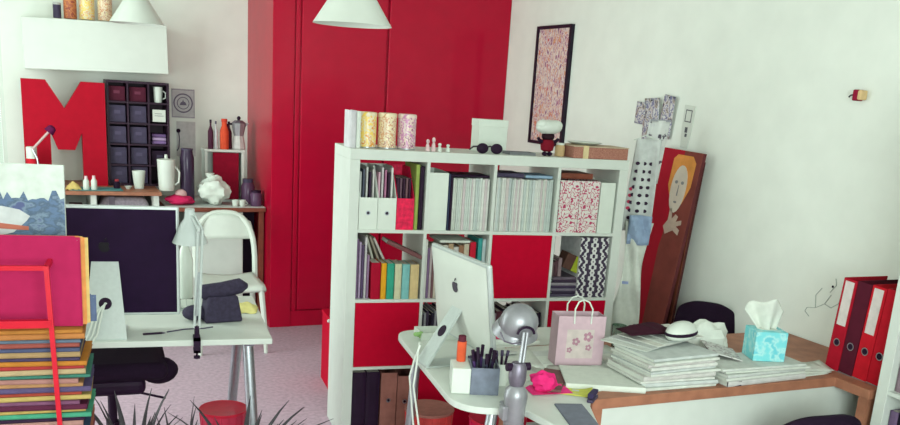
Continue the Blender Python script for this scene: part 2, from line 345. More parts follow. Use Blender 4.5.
# row 2, cell 4: magazines lying flat, box, damask file
for i in range(7):
    c = [(86, 78, 96), (58, 48, 66), (120, 112, 126), (70, 60, 82), (146, 140, 146), (62, 50, 66), (104, 92, 104)][i]
    flat_book('magazine', 'grey magazine beside the damask box, %s from the stack bottom' % ORD[i], 'magazine', (1.195+.006*((i*3) % 4), .15, CZ[1]+i*.0155), .172, .25, .015, G(*c), math.radians(random.uniform(-3, 3)), 'flat grey magazines in the second row', pg=paper_g)
for i in range(3):
    c = [(112, 90, 92), (86, 60, 66), (140, 120, 122)][i]
    book('book', 'small brown booklet on the flat grey magazines, %s from the left' % ORD[i], 'book', (1.112+i*.022, .04, CZ[1]+.1095), .02, .12, .075+.012*i, G(*c), 'small brown booklets', ry=math.radians(0))
e = thing('small_box', 'small tilted brown and lime green box in the second row', 'box', (1.205, .03, CZ[1]+.150), 0, ry=math.radians(22))
MB().box(-.035, .02, 0, .09, 0, .085).build('body', G(84, 58, 50), e, bev=.003); MB().box(.0205, .075, 0, .09, 0, .085).build('sleeve', G(150, 162, 46), e, bev=.003)
for q in (1,): book('booklet', 'pale booklet resting under the tilted box', 'book', (1.262, .035, CZ[1]+.11), .016, .1, .07, paper, ry=math.radians(10))
flat_book('document', 'white document standing at the back of the second row cube', 'paper', (1.19, .36, CZ[1]+.17), .16, .30, .006, paper).rotation_euler = (PI/2, 0, 0)
dm = damask_mat('black white damask', (52, 38, 62), (206, 206, 202), 105, 'X', .0825)
e = thing('damask_box', 'tall storage file with black and white damask print', 'storage box', (1.262, .012, CZ[1]))
MB().prism([(0, 0), (.165, 0), (.165, .325), (0, .325)], 0, .004, 'xz').build('front', dm, e)
MB().box(0, .004, .004, .25, 0, .325).box(.161, .165, .004, .25, 0, .325).build('side', G(196, 196, 196), e); MB().box(.004, .161, .246, .25, 0, .325).box(.004, .161, .004, .246, 0, .004).build('back', dkbox, e)
MB().box(.004, .161, .01, .24, .29, .3).build('lid', dkbox, e)
# row 3
for i in range(14): book('magazine', 'magazine left of the computer stand, %s from the left, third row' % ORD[i], 'magazine', (.405+i*.0145, .03, CZ[2]), .0125, .2, .26+.01*(i % 3), G(*[(52, 44, 62), (150, 150, 156), (70, 60, 80), (36, 24, 40)][i % 4]), 'dark magazines in the third row', hard=False)
for i in range(10): book('book', 'book behind the grey desk lamp, %s from the left' % ORD[i], 'book', (.758+i*.032, .03, CZ[2]), .029, .2, .25+.012*(i*5 % 4), G(*[(60, 40, 58), (160, 140, 150), (90, 50, 60), (44, 30, 48), (190, 120, 140), (70, 60, 76)][i % 6]), 'books behind the grey lamp')
# row 4: black ring binders and brown files
for i in range(2): book('ring_binder', ['black ring binder in the bottom left cube, outer one', 'black ring binder in the bottom left cube, inner one'][i], 'binder', (.055+i*.072, .012, CZ[3]), .07, .27, .318, black_m)
for i in range(2): magfile(['brown card file in the bottom row, next to black binders', 'brown card file against the divider in the bottom row'][i], (.205+i*.088, .014, CZ[3]), .084, cardboard, h=.315, front=.31-.02*i, hole=True)
flat_book('fabric_pouch', 'dark purple pouch lying on the brown card files', 'pouch', (.345, .16, CZ[3]+.3155), .07, .2, .016, dkbox)

# ------------------------------------------------------------------ things on top of the bookcase
TZ = 1.488
book('notebook', 'white and grey notebook standing left of the floral tins', 'notebook', (.006, .05, TZ), .03, .14, .175, G(206, 204, 206)); 
book('notebook', 'narrow white notebook touching the first floral tin', 'notebook', (.038, .05, TZ), .02, .14, .172, white_pl)
tinc = [('yellow', [(0, (226, 212, 170)), (.42, (236, 200, 92)), (.5, (228, 214, 180)), (.56, (222, 150, 60)), (.62, (224, 206, 176))]),
        ('cream', [(0, (226, 206, 176)), (.42, (206, 150, 110)), (.48, (230, 214, 178)), (.56, (180, 120, 110)), (.6, (232, 216, 170))]),
        ('lilac', [(0, (220, 200, 196)), (.42, (196, 130, 170)), (.5, (226, 204, 190)), (.56, (150, 80, 120)), (.6, (216, 190, 190))])]
for i, (nm, st) in enumerate(tinc):
    e = thing('storage_tin', nm+' flower print tin on the bookcase', 'tin', (.107+i*.1, .13, TZ), 0, 'flower print tins on the bookcase')
    r = .045
    MB().lathe([(r, 0), (r, .148)], 28).build('body', ramp_mat('tin print '+nm, st, 34, rough=.35), e, smooth=True)
    MB().lathe([(r+.001, .148), (r+.0015, .15), (r+.0015, .166), (r-.004, .17), (.005, .171)], 28).build('lid', ramp_mat('tin lid '+nm, st[:3], 20, rough=.3), e, smooth=True)
    MB().lathe([(r+.0005, 0), (r+.0015, .003), (r+.0005, .006)], 28).build('base_rim', steel, e, smooth=True)
for i, (x, h) in enumerate(((.398, .058), (.428, .068), (.46, .042), (.503, .038))):
    e = thing('figurine', ['pale pink figurine right of the tins', 'tallest pale figurine right of the tins', 'small pale figurine third from the tins', 'smallest pale figurine, furthest from the tins'][i], 'figurine', (x, .06, TZ), 0, 'pale figurines on the bookcase')
    m = G(226, 196, 196) if i < 2 else white_pl
    MB().lathe([(.011, 0), (.012, h*.1), (.009, h*.45), (.006, h*.62)], 14).build('body', m, e, smooth=True); MB().ball((0, 0, h*.8), .009, .009, h*.2).build('head', m, e, smooth=True)
e = thing('sunglasses', 'black sunglasses on top of the bookcase', 'glasses', (.72, .05, TZ))
for s in (-1, 1):
    MB().ball((s*.038, 0, .026), .032, .012, .026).build('lens', black_m, e, smooth=True)
    MB().tube([(s*.062, 0, .035), (s*.066, .06, .03), (s*.064, .12, .012)], .004, 6).build('temple', black_m, e)
MB().tube([(-.01, -.002, .034), (0, -.004, .038), (.01, -.002, .034)], .004, 6).build('bridge', black_m, e)
e = thing('carton', 'white carton standing on the bookcase behind the sunglasses', 'box', (.79, .26, TZ))
MB().box(-.078, .078, -.06, .06, 0, .158).build('body', white_pl, e, bev=.002); MB().box(-.08, .08, -.062, .062, .128, .164).build('lid', white_pl, e, bev=.002)
e = thing('tray', 'thin grey tray beside the white carton', 'tray', (.905, .11, TZ))
MB().box(-.07, .07, -.05, .05, 0, .006).build('base', dkbox, e); MB().box(-.072, .072, -.052, -.048, 0, .014).box(-.072, .072, .048, .052, 0, .014).box(-.072, -.068, -.05, .05, 0, .014).box(.068, .072, -.05, .05, 0, .014).build('rim', G(120, 122, 124), e)
e = thing('toy_figure', 'dark red toy figure with a puffy white cap', 'toy', (1.055, .10, TZ))
MB().lathe([(.018, .022), (.032, .03), (.036, .055), (.030, .08), (.014, .09)], 18).build('body', G(120, 14, 34), e, smooth=True)
for s in (-1, 1):
    MB().ball((s*.014, -.006, .011), .014, .02, .011).build('foot', black_m, e, smooth=True)
    MB().tube([(s*.026, 0, .07), (s*.046, -.004, .076), (s*.058, -.008, .09)], [.01, .009, .008], 8).build('arm', black_m, e, smooth=True)
MB().ball((0, 0, .10), .034, .032, .028).build('head', G(40, 16, 26), e, smooth=True)
MB().ball((0, 0, .145), .072, .05, .037).ball((-.035, -.005, .155), .036, .036, .028).ball((.035, -.005, .155), .036, .036, .028).build('cap', white_gloss, e, smooth=True)
e = thing('jar', 'small amber jar beside the woven box', 'jar', (1.138, .12, TZ))
MB().lathe([(.024, 0), (.026, .004), (.026, .05), (.02, .058)], 18).build('body', G(206, 176, 130), e, smooth=True); MB().lathe([(.022, .058), (.022, .068)], 18).build('lid', white_pl, e, smooth=True)
e = thing('woven_box', 'low woven brown box with pale strap on the bookcase', 'box', (1.325, .11, TZ))
wv = ramp_mat('woven rattan', [(0, (140, 88, 74)), (.45, (172, 120, 100)), (.55, (150, 96, 84))], 160, rough=.8)
MB().box(-.156, .156, -.1, .1, 0, .058).build('body', wv, e, bev=.004); MB().box(-.158, .158, -.102, .102, .058, .064).build('lid', G(196, 176, 150), e, bev=.002)
MB().box(-.105, -.075, -.1025, .1025, 0, .0655).build('strap', G(214, 196, 150), e)
e = thing('plate', 'white plate lying on the woven box', 'plate', (1.28, .13, TZ+.0662))
MB().lathe([(.05, 0), (.075, .004), (.095, .012), (.093, .014), (.07, .007), (.004, .005)], 28).build('dish', white_gloss, e, smooth=True); MB().lathe([(.05, -.0005), (.052, .003)], 28).build('foot_ring', white_gloss, e)

# ------------------------------------------------------------------ pendant lamps
def pendant(label, loc, rb=.168, h=.215, rtop=.03):
    e = thing('pendant_lamp', label, 'lamp', loc)
    MB().lathe([(rb, 0), (rtop, h), (rtop-.003, h), (rb-.004, .002)], 40, closed=True).build('lamp_shade', white_gloss, e, smooth=True)
    MB().lathe([(rtop, h-.002), (rtop+.002, h+.005), (.02, h+.03), (.008, h+.05)], 20).build('cap', white_pl, e, smooth=True)
    MB().lathe([(.018, h-.01), (.018, h-.07)], 14).build('socket', white_pl, e); MB().ball((0, 0, h-.10), .03, .03, .036).build('bulb', white_gloss, e, smooth=True)
    MB().tube([(0, 0, h+.045), (0, 0, HC-loc[2]-.02)], .003, 6).build('cord', white_pl, e); MB().lathe([(.045, HC-loc[2]-.0005), (.045, HC-loc[2]-.012), (.01, HC-loc[2]-.03)], 20).build('canopy', white_pl, e, smooth=True)
pendant('white cone pendant lamp in front of the red closet', (-.072, -.3, 2.022))
pl2 = RM(-.9, -.12); pendant('white cone pendant lamp in front of the wall cabinet', (pl2.x, pl2.y, 2.073))

# ------------------------------------------------------------------ back-left corner: cabinet, counters, letter
def rthing(name, label, cat, a, b, z, rz=0, group=None): return thing(name, label, cat, RM(a, b, z), PHI+rz, group)
e = rthing('wall_cabinet', 'wide white wall cabinet above the big red letter', 'cabinet', -1.565, .46, 1.755)
MB().box(0, .93, .018, BW-.46-.001, 0, .33).build('body', white_lam, e, bev=.002); MB().box(0, .93, 0, .017, 0, .33).build('door', white_gloss, e, bev=.003)
e.rotation_euler = (0, -math.radians(1.5), PHI)
def tin(label, a, b, z, r, h, m, lid, name='storage_tin'):
    e = rthing(name, label, 'tin', a, b, z)
    MB().lathe([(r, 0), (r, h*.86)], 24).build('body', m, e, smooth=True); MB().lathe([(r+.001, h*.86), (r+.001, h*.97), (r-.004, h), (.004, h)], 24).build('lid', lid, e, smooth=True)
tin('small dark jar at the left on the wall cabinet', -1.345, .6, 2.101, .026, .10, dkbox, G(190, 190, 186))
tin('orange brown tin on the wall cabinet', -1.262, .6, 2.103, .042, .17, ramp_mat('tin orange', [(0, (170, 92, 62)), (.5, (196, 120, 70)), (.6, (150, 70, 54))], 30), G(150, 80, 60))
tin('yellow flower print tin on the wall cabinet', -1.155, .6, 2.106, .05, .17, MATS['tin print yellow'], MATS['tin lid yellow'])
tin('peach flower print tin next to the lamp shade on the wall cabinet', -1.038, .6, 2.109, .048, .17, MATS['tin print cream'], MATS['tin lid cream'])
# counters
e = rthing('workbench', 'wooden topped workbench under the big red letter', 'workbench', 0, 0, 0)
MB().box(-1.69, -.74, .12, BW-.002, .955, .98).build('worktop', wood, e, bev=.003)
for a in (-1.66, -1.2, -.79): MB().box(a, a+.035, .16, BW-.05, 0, .955).build('leg_frame', white_lam, e)
MB().box(-1.66, -.755, .2, BW-.05, .72, .74).build('lower_shelf', white_lam, e)
for i, (a, w, h, m, lb) in enumerate(((-1.4, .09, .14, dkbox, 'dark storage box under the workbench, left one'), (-1.29, .08, .13, G(120, 84, 90), 'brown storage box under the workbench'))):
    q = rthing('storage_box', lb, 'box', a, .3, .74); MB().box(-w/2, w/2, -.08, .1, 0, h-.03).build('body', m, q, bev=.002); MB().box(-w/2-.002, w/2+.002, -.082, .102, h-.03, h).build('lid', m, q, bev=.002)
q = rthing('grey_bundle', 'grey rounded cloth bundle under the workbench', 'bundle', -.98, .35, .7405)
MB().prism([(-.165, 0), (.17, 0), (.17, .14), (.14, .185), (-.12, .19), (-.16, .15)], -.1, .12, 'xz').build('cloth', mat('grey felt', (150, 142, 150), .95, .2, 60, bump=.2), q, bev=.03, seg=4, smooth=True)
MB().box(-.1, -.06, -.101, .121, -.0, .191).build('band', G(120, 112, 122), q)
e = rthing('kitchen_counter', 'white low cabinet with a brown counter top beside the closet', 'counter', 0, 0, 0)
MB().box(-.725, -.006, .13, BW-.002, .845, .875).build('counter_top', wood_d, e, bev=.004); MB().box(-.71, -.008, .135, BW-.01, .8755, .879).build('cloth', paper_g, e)
MB().box(-.55, -.16, .2, BW-.02, .06, .845).build('body', white_lam, e); MB().box(-.545, -.165, .182, .199, .07, .835).build('door', white_lam, e, bev=.002); MB().tube([(-.2, .17, .7), (-.2, .17, .78)], .005, 6).build('handle', steel, e)
for a in (-.705, -.045): MB().box(a, a+.035, .18, .215, 0, .845).build('leg', wood_d, e)
MB().box(-.158, -.01, .5, .52, .05, .845).build('back_panel', black_m, e)  # black sheet standing in for the shade in the gap beside the closet
# big letter M
e = rthing('letter_sign', 'big red block letter M standing on the workbench', 'letter', -1.596, .47, .9805)
w = .53; h = .71
poly = [(0, 0), (.168, 0), (.168, .365), (.212, .245), (.322, .245), (.372, .365), (.372, 0), (w, 0), (w, h), (.378, h), (.266, .525), (.152, h), (0, h)]
MB().prism(poly, 0, .09, 'xz').build('front', mat('letter red', (172, 10, 36), .6, .06, 20, spec=.1), e)
for ch in e.children: ch.name = 'letter_body'
# dark organiser, 3 x 5
e = rthing('organizer_shelf', 'black pigeonhole organizer full of dark boxes beside the letter', 'organizer', -1.055, .5, .9805)
w, h, D = .425, .735, .25; nx, nz = 3, 5
for x in (0, w-.016): MB().box(x, x+.016, 0, D, 0, h).build('side_panel', dark_shelf, e)
for z in (0, h-.016): MB().box(.016, w-.016, 0, D, z, z+.016).build('panel', dark_shelf, e)
MB().box(.016, w-.016, D-.008, D, .016, h-.016).build('back_panel', dark_shelf, e)
for i in range(1, nx): x = i*w/nx; MB().box(x-.006, x+.006, .002, D-.01, .016, h-.016).build('divider', dark_shelf, e)
for j in range(1, nz): z = j*h/nz; MB().box(.016, w-.016, .004, D-.01, z-.006, z+.006).build('shelf', dark_shelf, e)
for i in range(2):
    for j in range(nz-1):
        q = rthing('drawer_box', 'slate box in the black organizer, %s column, %s row from below' % (['left', 'middle'][i], ORD[j]), 'box', -1.055+(i+.5)*w/nx, .53, .9805+j*h/nz+(.017 if j == 0 else .007), group='boxes in the black organizer')
        hh = h/nz-.03; MB().box(-.056, .056, 0, .18, 0, hh).build('body', dkbox, q, bev=.002); MB().box(-.02, .02, -.003, 0, hh*.5, hh*.7).build('label_holder', G(92, 84, 108), q)
for i in range(2):
    q = rthing('drawer_box', ['maroon box in the top left pigeonhole of the organizer', 'maroon box in the top middle pigeonhole of the organizer'][i], 'box', -1.055+(i+.5)*w/nx, .53, .9805+4*h/nz+.007, group='maroon boxes in the organizer')
    MB().box(-.056, .056, 0, .18, 0, .1).build('body', G(84, 30, 48), q, bev=.002); MB().box(-.02, .02, -.003, 0, .05, .07).build('label_holder', G(120, 60, 80), q)
q = rthing('mug', 'white mug in the top right pigeonhole of the organizer', 'mug', -.70, .56, .9805+4*h/nz+.007)
MB().lathe([(.028, 0), (.034, .11), (.031, .11), (.025, .006), (.002, .006)], 20).build('body', white_pl, q, smooth=True); MB().tube([(.03, 0, .025), (.052, 0, .035), (.054, 0, .07), (.032, 0, .085)], .005, 6).build('handle', white_pl, q)
q = rthing('label_card', 'white card in the right column of the organizer', 'card', -.70, .515, .9805+3*h/nz+.02)
MB().box(-.045, .045, 0, .003, 0, .085).build('sheet', paper, q); MB().box(-.03, .03, -.001, 0, .04, .044).box(-.03, .02, -.001, 0, .055, .059).build('print', G(120, 120, 126), q); MB().box(-.045, .045, .003, .03, 0, .004).build('foot', paper, q)
q = rthing('folded_cloth', 'lilac folded cloth in the right column of the organizer', 'cloth', -.70, .6, .9805+2*h/nz+.007)
for k in range(3): MB().box(-.05, .05, -.07, .08, k*.025, k*.025+.023).build('layer', G(*[(140, 110, 160), (176, 150, 186), (110, 84, 128)][k]), q, bev=.008, seg=3)
q = rthing('drawer_box', 'dark box in the lower right column of the organizer', 'box', -.70, .53, .9805+1*h/nz+.007); MB().box(-.056, .056, 0, .18, 0, .1).build('body', black_m, q, bev=.002); MB().box(-.02, .02, -.003, 0, .05, .07).build('label_holder', dkbox, q)
# poster and hanging hook sheet
q = rthing('poster', 'small pale poster with a round emblem on the back wall', 'poster', -.488, BW-.004, 1.465)
MB().box(-.085, .085, 0, .003, 0, .215).build('sheet', G(196, 196, 196), q)
def ring(mb, c, r0, r1, y, n=32):
    vs = []; fs = []
    for i in range(n):
        a = 2*PI*i/n
        for r in (r0, r1): vs.append((c[0]+r*math.cos(a), y, c[1]+r*math.sin(a)))
    for i in range(n): j = (i+1) % n; fs.append((2*i, 2*j, 2*j+1, 2*i+1))
    return mb.add(vs, fs)
emb = MB(); ring(emb, (0, .11), .072, .062, -.001); ring(emb, (0, .11), .046, .04, -.001); emb.prism([(-.026, .095), (.026, .095), (.016, .118), (.004, .122), (0, .14), (-.006, .122), (-.018, .114)], -.0012, -.0006, 'xz')
emb.build('emblem', G(112, 104, 122), q)
bd = MB(); bd.box(-.085, .085, -.0008, 0, .205, .209).box(-.085, .085, -.0008, 0, .006, .010).box(-.083, -.079, -.0008, 0, .006, .209).box(.079, .083, -.0008, 0, .006, .209); bd.build('border', G(140, 132, 146), q)
q = rthing('paper_sheet', 'pale sheet hanging below the round emblem poster', 'paper', -.47, BW-.004, 1.18)
MB().grid(lambda u, v: (-.07+.14*u, -.004*math.sin(u*PI), .26*v), 6, 4).build('sheet', G(202, 200, 198), q, solid=.001)
q = rthing('wall_hook', 'dark wall hook with a cord beside the emblem poster', 'hook', -.528, BW-.012, 1.37)
MB().lathe([(.014, 0), (.016, .006), (.004, .012)], 14).build('knob', black_m, q, rot=(PI/2, 0, 0)); MB().tube([(0, -.006, 0), (.008, -.006, -.06), (.002, -.006, -.13), (-.012, -.006, -.15)], .0035, 6).build('cord', dkbox, q)

# workbench top items
WZ = .9805
q = rthing('tumbler', 'small white tumbler in front of the organizer', 'cup', -.868, .34, WZ)
MB().lathe([(.032, 0), (.046, .125), (.043, .125), (.03, .006), (.002, .006)], 24).build('body', white_pl, q, smooth=True); MB().lathe([(.033, -.0004), (.034, .008)], 24).build('base_ring', paper_g, q)
q = rthing('pitcher', 'tall white lidded pitcher on the workbench', 'pitcher', -.69, .26, WZ)
MB().lathe([(.05, 0), (.054, .02), (.062, .2), (.062, .206)], 28).build('body', white_gloss, q, smooth=True); MB().lathe([(.063, .206), (.063, .216), (.02, .222)], 28).build('lid', white_pl, q, smooth=True); MB().lathe([(.012, .22), (.010, .25), (.004, .252)], 14).build('knob', white_pl, q, smooth=True)
MB().tube([(.058, -.01, .04), (.082, -.02, .06), (.088, -.02, .13), (.06, -.01, .17)], .007, 8).build('handle', white_gloss, q, smooth=True)
q = thing('flask', 'dark glass flask beside the tall white pitcher', 'flask', RM(-.54, .3, .88), PHI)
MB().lathe([(.044, 0), (.05, .01), (.05, .33), (.042, .36), (.04, .385)], 24).build('body', mat('dark glass', (58, 46, 66), .15, .1, 10), q, smooth=True); MB().lathe([(.042, .385), (.042, .395)], 24).build('rim', dkbox, q)
q = rthing('spray_can', 'red can with a white cap on the workbench', 'can', -1.553, .35, WZ)
MB().lathe([(.034, 0), (.036, .004), (.036, .19)], 22).build('body', G(206, 34, 50), q, smooth=True); MB().lathe([(.034, .19), (.034, .262), (.028, .268)], 22).build('cap', white_pl, q, smooth=True)
q = rthing('tape_dispenser', 'grey tape dispenser at the left end of the workbench', 'dispenser', -1.64, .30, WZ)
MB().prism([(-.05, 0), (.07, 0), (.075, .05), (.04, .06), (.03, .12), (0, .155), (-.035, .15), (-.05, .11)], -.03, .03, 'xz').build('body', G(120, 126, 122), q, bev=.006); MB().lathe([(.034, -.033), (.034, .033)], 22).build('tape_roll', G(200, 200, 190), q, rot=(PI/2, 0, 0), loc=(-.004, 0, .1))
q = rthing('swivel_lamp', 'small swivel lamp with a purple head before the letter', 'lamp', -1.50, .25, WZ)
MB().lathe([(.05, 0), (.05, .012), (.012, .02)], 20).build('base', black_m, q, smooth=True); MB().tube([(0, 0, .018), (-.02, 0, .20), (-.045, 0, .26)], .006, 8).build('post', steel, q); MB().tube([(-.045, 0, .26), (.06, -.02, .38)], .008, 8).build('arm', G(206, 180, 176), q)
MB().lathe([(.012, .03), (.026, .02), (.034, -.02), (.03, -.02)], 18).build('head', G(96, 22, 70), q, smooth=True, loc=(.07, -.02, .39), rot=(0, math.radians(40), 0))
q = rthing('cutting_mat', 'teal cutting mat lying on the workbench', 'mat', -1.16, .26, WZ); MB().box(-.17, .17, -.1, .1, 0, .003).build('sheet', G(82, 150, 150), q); MB().box(-.15, .15, -.08, -.078, .003, .0035).box(-.15, .15, .078, .08, .003, .0035).build('grid_line', G(180, 210, 206), q)
q = rthing('duster', 'pale yellow cloth scrap before the letter', 'cloth', -1.305, .22, WZ); MB().grid(lambda u, v: ((u-.5)*.1, (v-.5)*.09, .003+.05*math.sin(u*PI)*math.sin(v*PI)+.006*math.sin(u*17)*math.cos(v*13)), 10, 8).build('fabric', G(222, 196, 120), q, solid=.002, smooth=True)
for k, (a, lb) in enumerate(((-1.225, 'white bottle standing between cloth scrap and cutting mat'), (-1.175, 'white bottle standing on the cutting mat'))):
    q = rthing('small_bottle', lb, 'bottle', a, .2, WZ+(.003 if k else .0)); MB().lathe([(.018, 0), (.02, .005), (.02, .06), (.01, .075)], 16).build('body', white_pl, q, smooth=True); MB().lathe([(.011, .075), (.009, .095)], 12).build('cap', G(230, 206, 210), q, smooth=True)
q = rthing('ink_jar', 'small black ink jar in front of the organizer', 'jar', -1.02, .3, WZ); MB().lathe([(.022, 0), (.024, .04), (.014, .052)], 16).build('body', black_m, q, smooth=True); MB().lathe([(.014, .052), (.014, .066)], 16).build('lid', G(170, 60, 70), q, smooth=True)
q = rthing('small_bowl', 'tiny white bowl in front of the organizer', 'bowl', -.945, .3, WZ); MB().lathe([(.012, 0), (.026, .02), (.024, .02), (.01, .003), (.001, .003)], 18).build('body', white_gloss, q, smooth=True); MB().lathe([(.013, -.0004), (.013, .003)], 18).build('foot', white_gloss, q)
# kitchen counter items
KZ = .879
q = rthing('spice_rack', 'small white rack with a dark red door on the counter', 'rack', -.395, .42, KZ)
MB().box(0, .02, 0, .14, 0, .37).box(.27, .29, 0, .14, 0, .37).box(.02, .27, .13, .14, 0, .37).build('frame', white_lam, q); MB().box(-.005, .295, -.005, .145, .37, .388).build('top', white_lam, q, bev=.002); MB().box(.06, .25, .002, .018, .02, .365).build('door', G(142, 8, 40), q, bev=.003); MB().box(.02, .27, .02, .13, 0, .02).build('base', white_lam, q)
RZ = KZ+.3885
def bottle(label, a, b, z, r, h, m, cap, neck=.35):
    q = rthing('bottle', label, 'bottle', a, b, z)
    MB().lathe([(r*.95, 0), (r, .006), (r, h*.6), (r*neck, h*.78), (r*neck, h*.9)], 18).build('body', m, q, smooth=True); MB().lathe([(r*neck*1.15, h*.9), (r*neck*1.15, h)], 14).build('cap', cap, q)
bottle('slim dark bottle at the left on the spice rack', -.345, .46, RZ, .02, .21, G(80, 40, 60), black_m)
bottle('pale slim bottle beside the orange bottle on the rack', -.305, .47, RZ, .016, .2, G(206, 206, 206), dkbox)
bottle('orange red bottle on the spice rack', -.245, .46, RZ, .032, .22, G(222, 84, 54), G(206, 70, 54), .6)
bottle('dark bottle behind the coffee maker', -.2, .52, RZ, .022, .2, G(90, 30, 46), black_m)
q = rthing('coffee_maker', 'grey stovetop coffee maker with black knob on the rack', 'coffee maker', -.135, .48, RZ)
MB().lathe([(.046, 0), (.05, .01), (.036, .1)], 8).build('lower_pot', G(206, 206, 200), q); MB().lathe([(.036, .1), (.054, .19), (.05, .195)], 8).build('upper_pot', grey_m, q); MB().lathe([(.052, .195), (.03, .212), (.006, .215)], 8).build('lid', steel_d, q); MB().ball((0, 0, .228), .014, .014, .016).build('knob', black_m, q, smooth=True)
MB().tube([(-.05, 0, .185), (-.085, 0, .18), (-.09, 0, .13), (-.085, 0, .11)], .008, 8).build('handle', black_m, q); MB().prism([(.05, .17), (.075, .195), (.05, .195)], -.012, .012, 'xz').build('spout', grey_m, q)
q = rthing('grocery_bag', 'crumpled white plastic bag on the counter', 'bag', -.35, .3, KZ)
def crumple(rx, ry, rz, seed, amp=.16, top=None):
    rnd = random.Random(seed); ph = [rnd.uniform(0, 6) for _ in range(6)]
    b = MB().ball((0, 0, 0), 1, 1, 1, 22, 14); vs = []
    for x, y, z in b.v:
        k = 1+amp*(math.sin(5*x+ph[0])*math.cos(4*z+ph[1])+.6*math.sin(9*y+ph[2]+4*x)+.4*math.sin(13*z+ph[3]+6*y))
        vs.append((x*rx*k, y*ry*k, max(0, (z*k+1)*.5)*rz*2*.5))
    b.v = vs; return b
crumple(.115, .1, .2, 3).build('bag_body', white_pl, q, smooth=True); MB().lathe([(.03, 0), (.016, .03), (.035, .07), (.03, .072)], 12, (-.03, 0, .155)).build('knot', white_pl, q, smooth=True)
q = rthing('fruit_net', 'pink net bag of produce at the counter edge', 'bag', -.60, .25, KZ); crumple(.1, .07, .07, 9, .12).build('net', G(206, 40, 92), q, smooth=True); MB().ball((.01, .02, .075), .045, .04, .035).build('onion', G(222, 180, 178), q, smooth=True)
for k, (a, lb) in enumerate(((-.215, 'small white cup beside the plastic bag'), (-.165, 'small white cup nearer the closet'))):
    q = rthing('espresso_cup', lb, 'cup', a, .2, KZ); MB().lathe([(.02, 0), (.027, .045), (.025, .045), (.018, .004), (.001, .004)], 18).build('body', white_gloss, q, smooth=True); MB().tube([(.024, 0, .012), (.04, 0, .02), (.026, 0, .036)], .004, 6).build('handle', white_gloss, q)
q = rthing('glass_jar', 'tall dark jar beside the closet on the counter', 'jar', -.095, .34, KZ); MB().lathe([(.045, 0), (.05, .01), (.05, .13), (.035, .16)], 22).build('body', mat('smoked glass', (92, 66, 92), .15, .15, 10), q, smooth=True); MB().lathe([(.038, .16), (.038, .185)], 22).build('lid', dkbox, q)
q = rthing('glass_jar', 'low dark jar at the right end of the counter', 'jar', -.06, .22, KZ); MB().lathe([(.038, 0), (.042, .008), (.042, .09), (.034, .1)], 22).build('body', MATS['smoked glass'], q, smooth=True); MB().lathe([(.036, .1), (.036, .115)], 22).build('lid', black_m, q)

# ------------------------------------------------------------------ white plastic chair
def white_chair():
    e = thing('plastic_chair', 'white plastic chair with open curved back by the counter', 'chair', (-.415, 1.86, 0), math.radians(3))
    # seat: curved shell
    MB().grid(lambda u, v: ((u-.5)*(.43-.05*v), (v-.5)*.42, .45-.02*math.sin(u*PI)*(.4+.6*v)+.012*v-(.02 if v < .05 else 0)), 12, 10).build('seat', white_pl, e, solid=.022, smooth=True)
    # back: arched hoop and panel
    pts = []
    for i in range(25):
        t = i/24; a = PI*t
        x = -.205*math.cos(a); x = math.copysign(abs(x)**.75*.205**.25, x) if abs(x) > 1e-6 else 0
        pts.append((x, .2+.07*math.sin(a), .44+.44*math.sin(a)**.55))
    MB().tube(pts, .019, 8).build('back_hoop', white_pl, e, smooth=True)
    MB().grid(lambda u, v: ((u-.5)*.40*(1-.10*v*v), .255+.012*v-.03*math.cos((u-.5)*PI)*0.6, .70+.17*v-(.05*abs(u-.5)**2*4*v)), 14, 6).build('backrest', white_pl, e, solid=.016, smooth=True)
    for sx in (-1, 1):
        MB().tube([(sx*.185, -.19, .44), (sx*.205, -.215, .2), (sx*.215, -.225, 0)], [.02, .017, .013], 8).build('leg', white_pl, e, smooth=True)
        MB().tube([(sx*.18, .19, .45), (sx*.2, .24, .2), (sx*.215, .27, 0)], [.02, .017, .013], 8).build('leg', white_pl, e, smooth=True)
white_chair()

# ------------------------------------------------------------------ left desk with computer
e = thing('desk', 'white desk with silver trestle legs on the left', 'desk', (0, 0, 0))
MB().box(-1.62, -.43, -.6, .2, .705, .73).build('desk_top', white_lam, e, bev=.003)
for x in (-.52, -1.5):
    MB().tube([(x, -.47, .70), (x+.035, -.56, 0)], .024, 14).build('leg', steel, e, smooth=True); MB().tube([(x, -.1, .70), (x-.03, .16, 0)], .024, 14).build('leg', steel, e, smooth=True)
    MB().box(x-.02, x+.02, -.55, .15, .685, .705).build('cross_bar', steel_d, e)
def apple(mb, cx, cz, s, y0, y1):
    out = []
    for i in range(40):
        a = PI/2+2*PI*i/40; r = 1.0
        x = math.cos(a)*(.92+.10*math.sin(a)); z = math.sin(a)*.95
        if math.sin(a) > .8: z -= .22*(1-abs(math.cos(a))/.6)
        if math.sin(a) < -.85: z += .10*(1-abs(math.cos(a))/.53)
        dx, dz = x-1.05, z-.1; d = math.hypot(dx, dz)
        if d < .42: x = 1.05+dx/d*.42; z = .1+dz/d*.42
        out.append((cx+x*s, cz+z*s))
    mb.prism(out, y0, y1, 'xz')
    mb.prism([(cx+.02*s, cz+1.0*s), (cx+.1*s, cz+1.35*s), (cx+.42*s, cz+1.6*s), (cx+.38*s, cz+1.25*s)], y0, y1, 'xz'); return mb
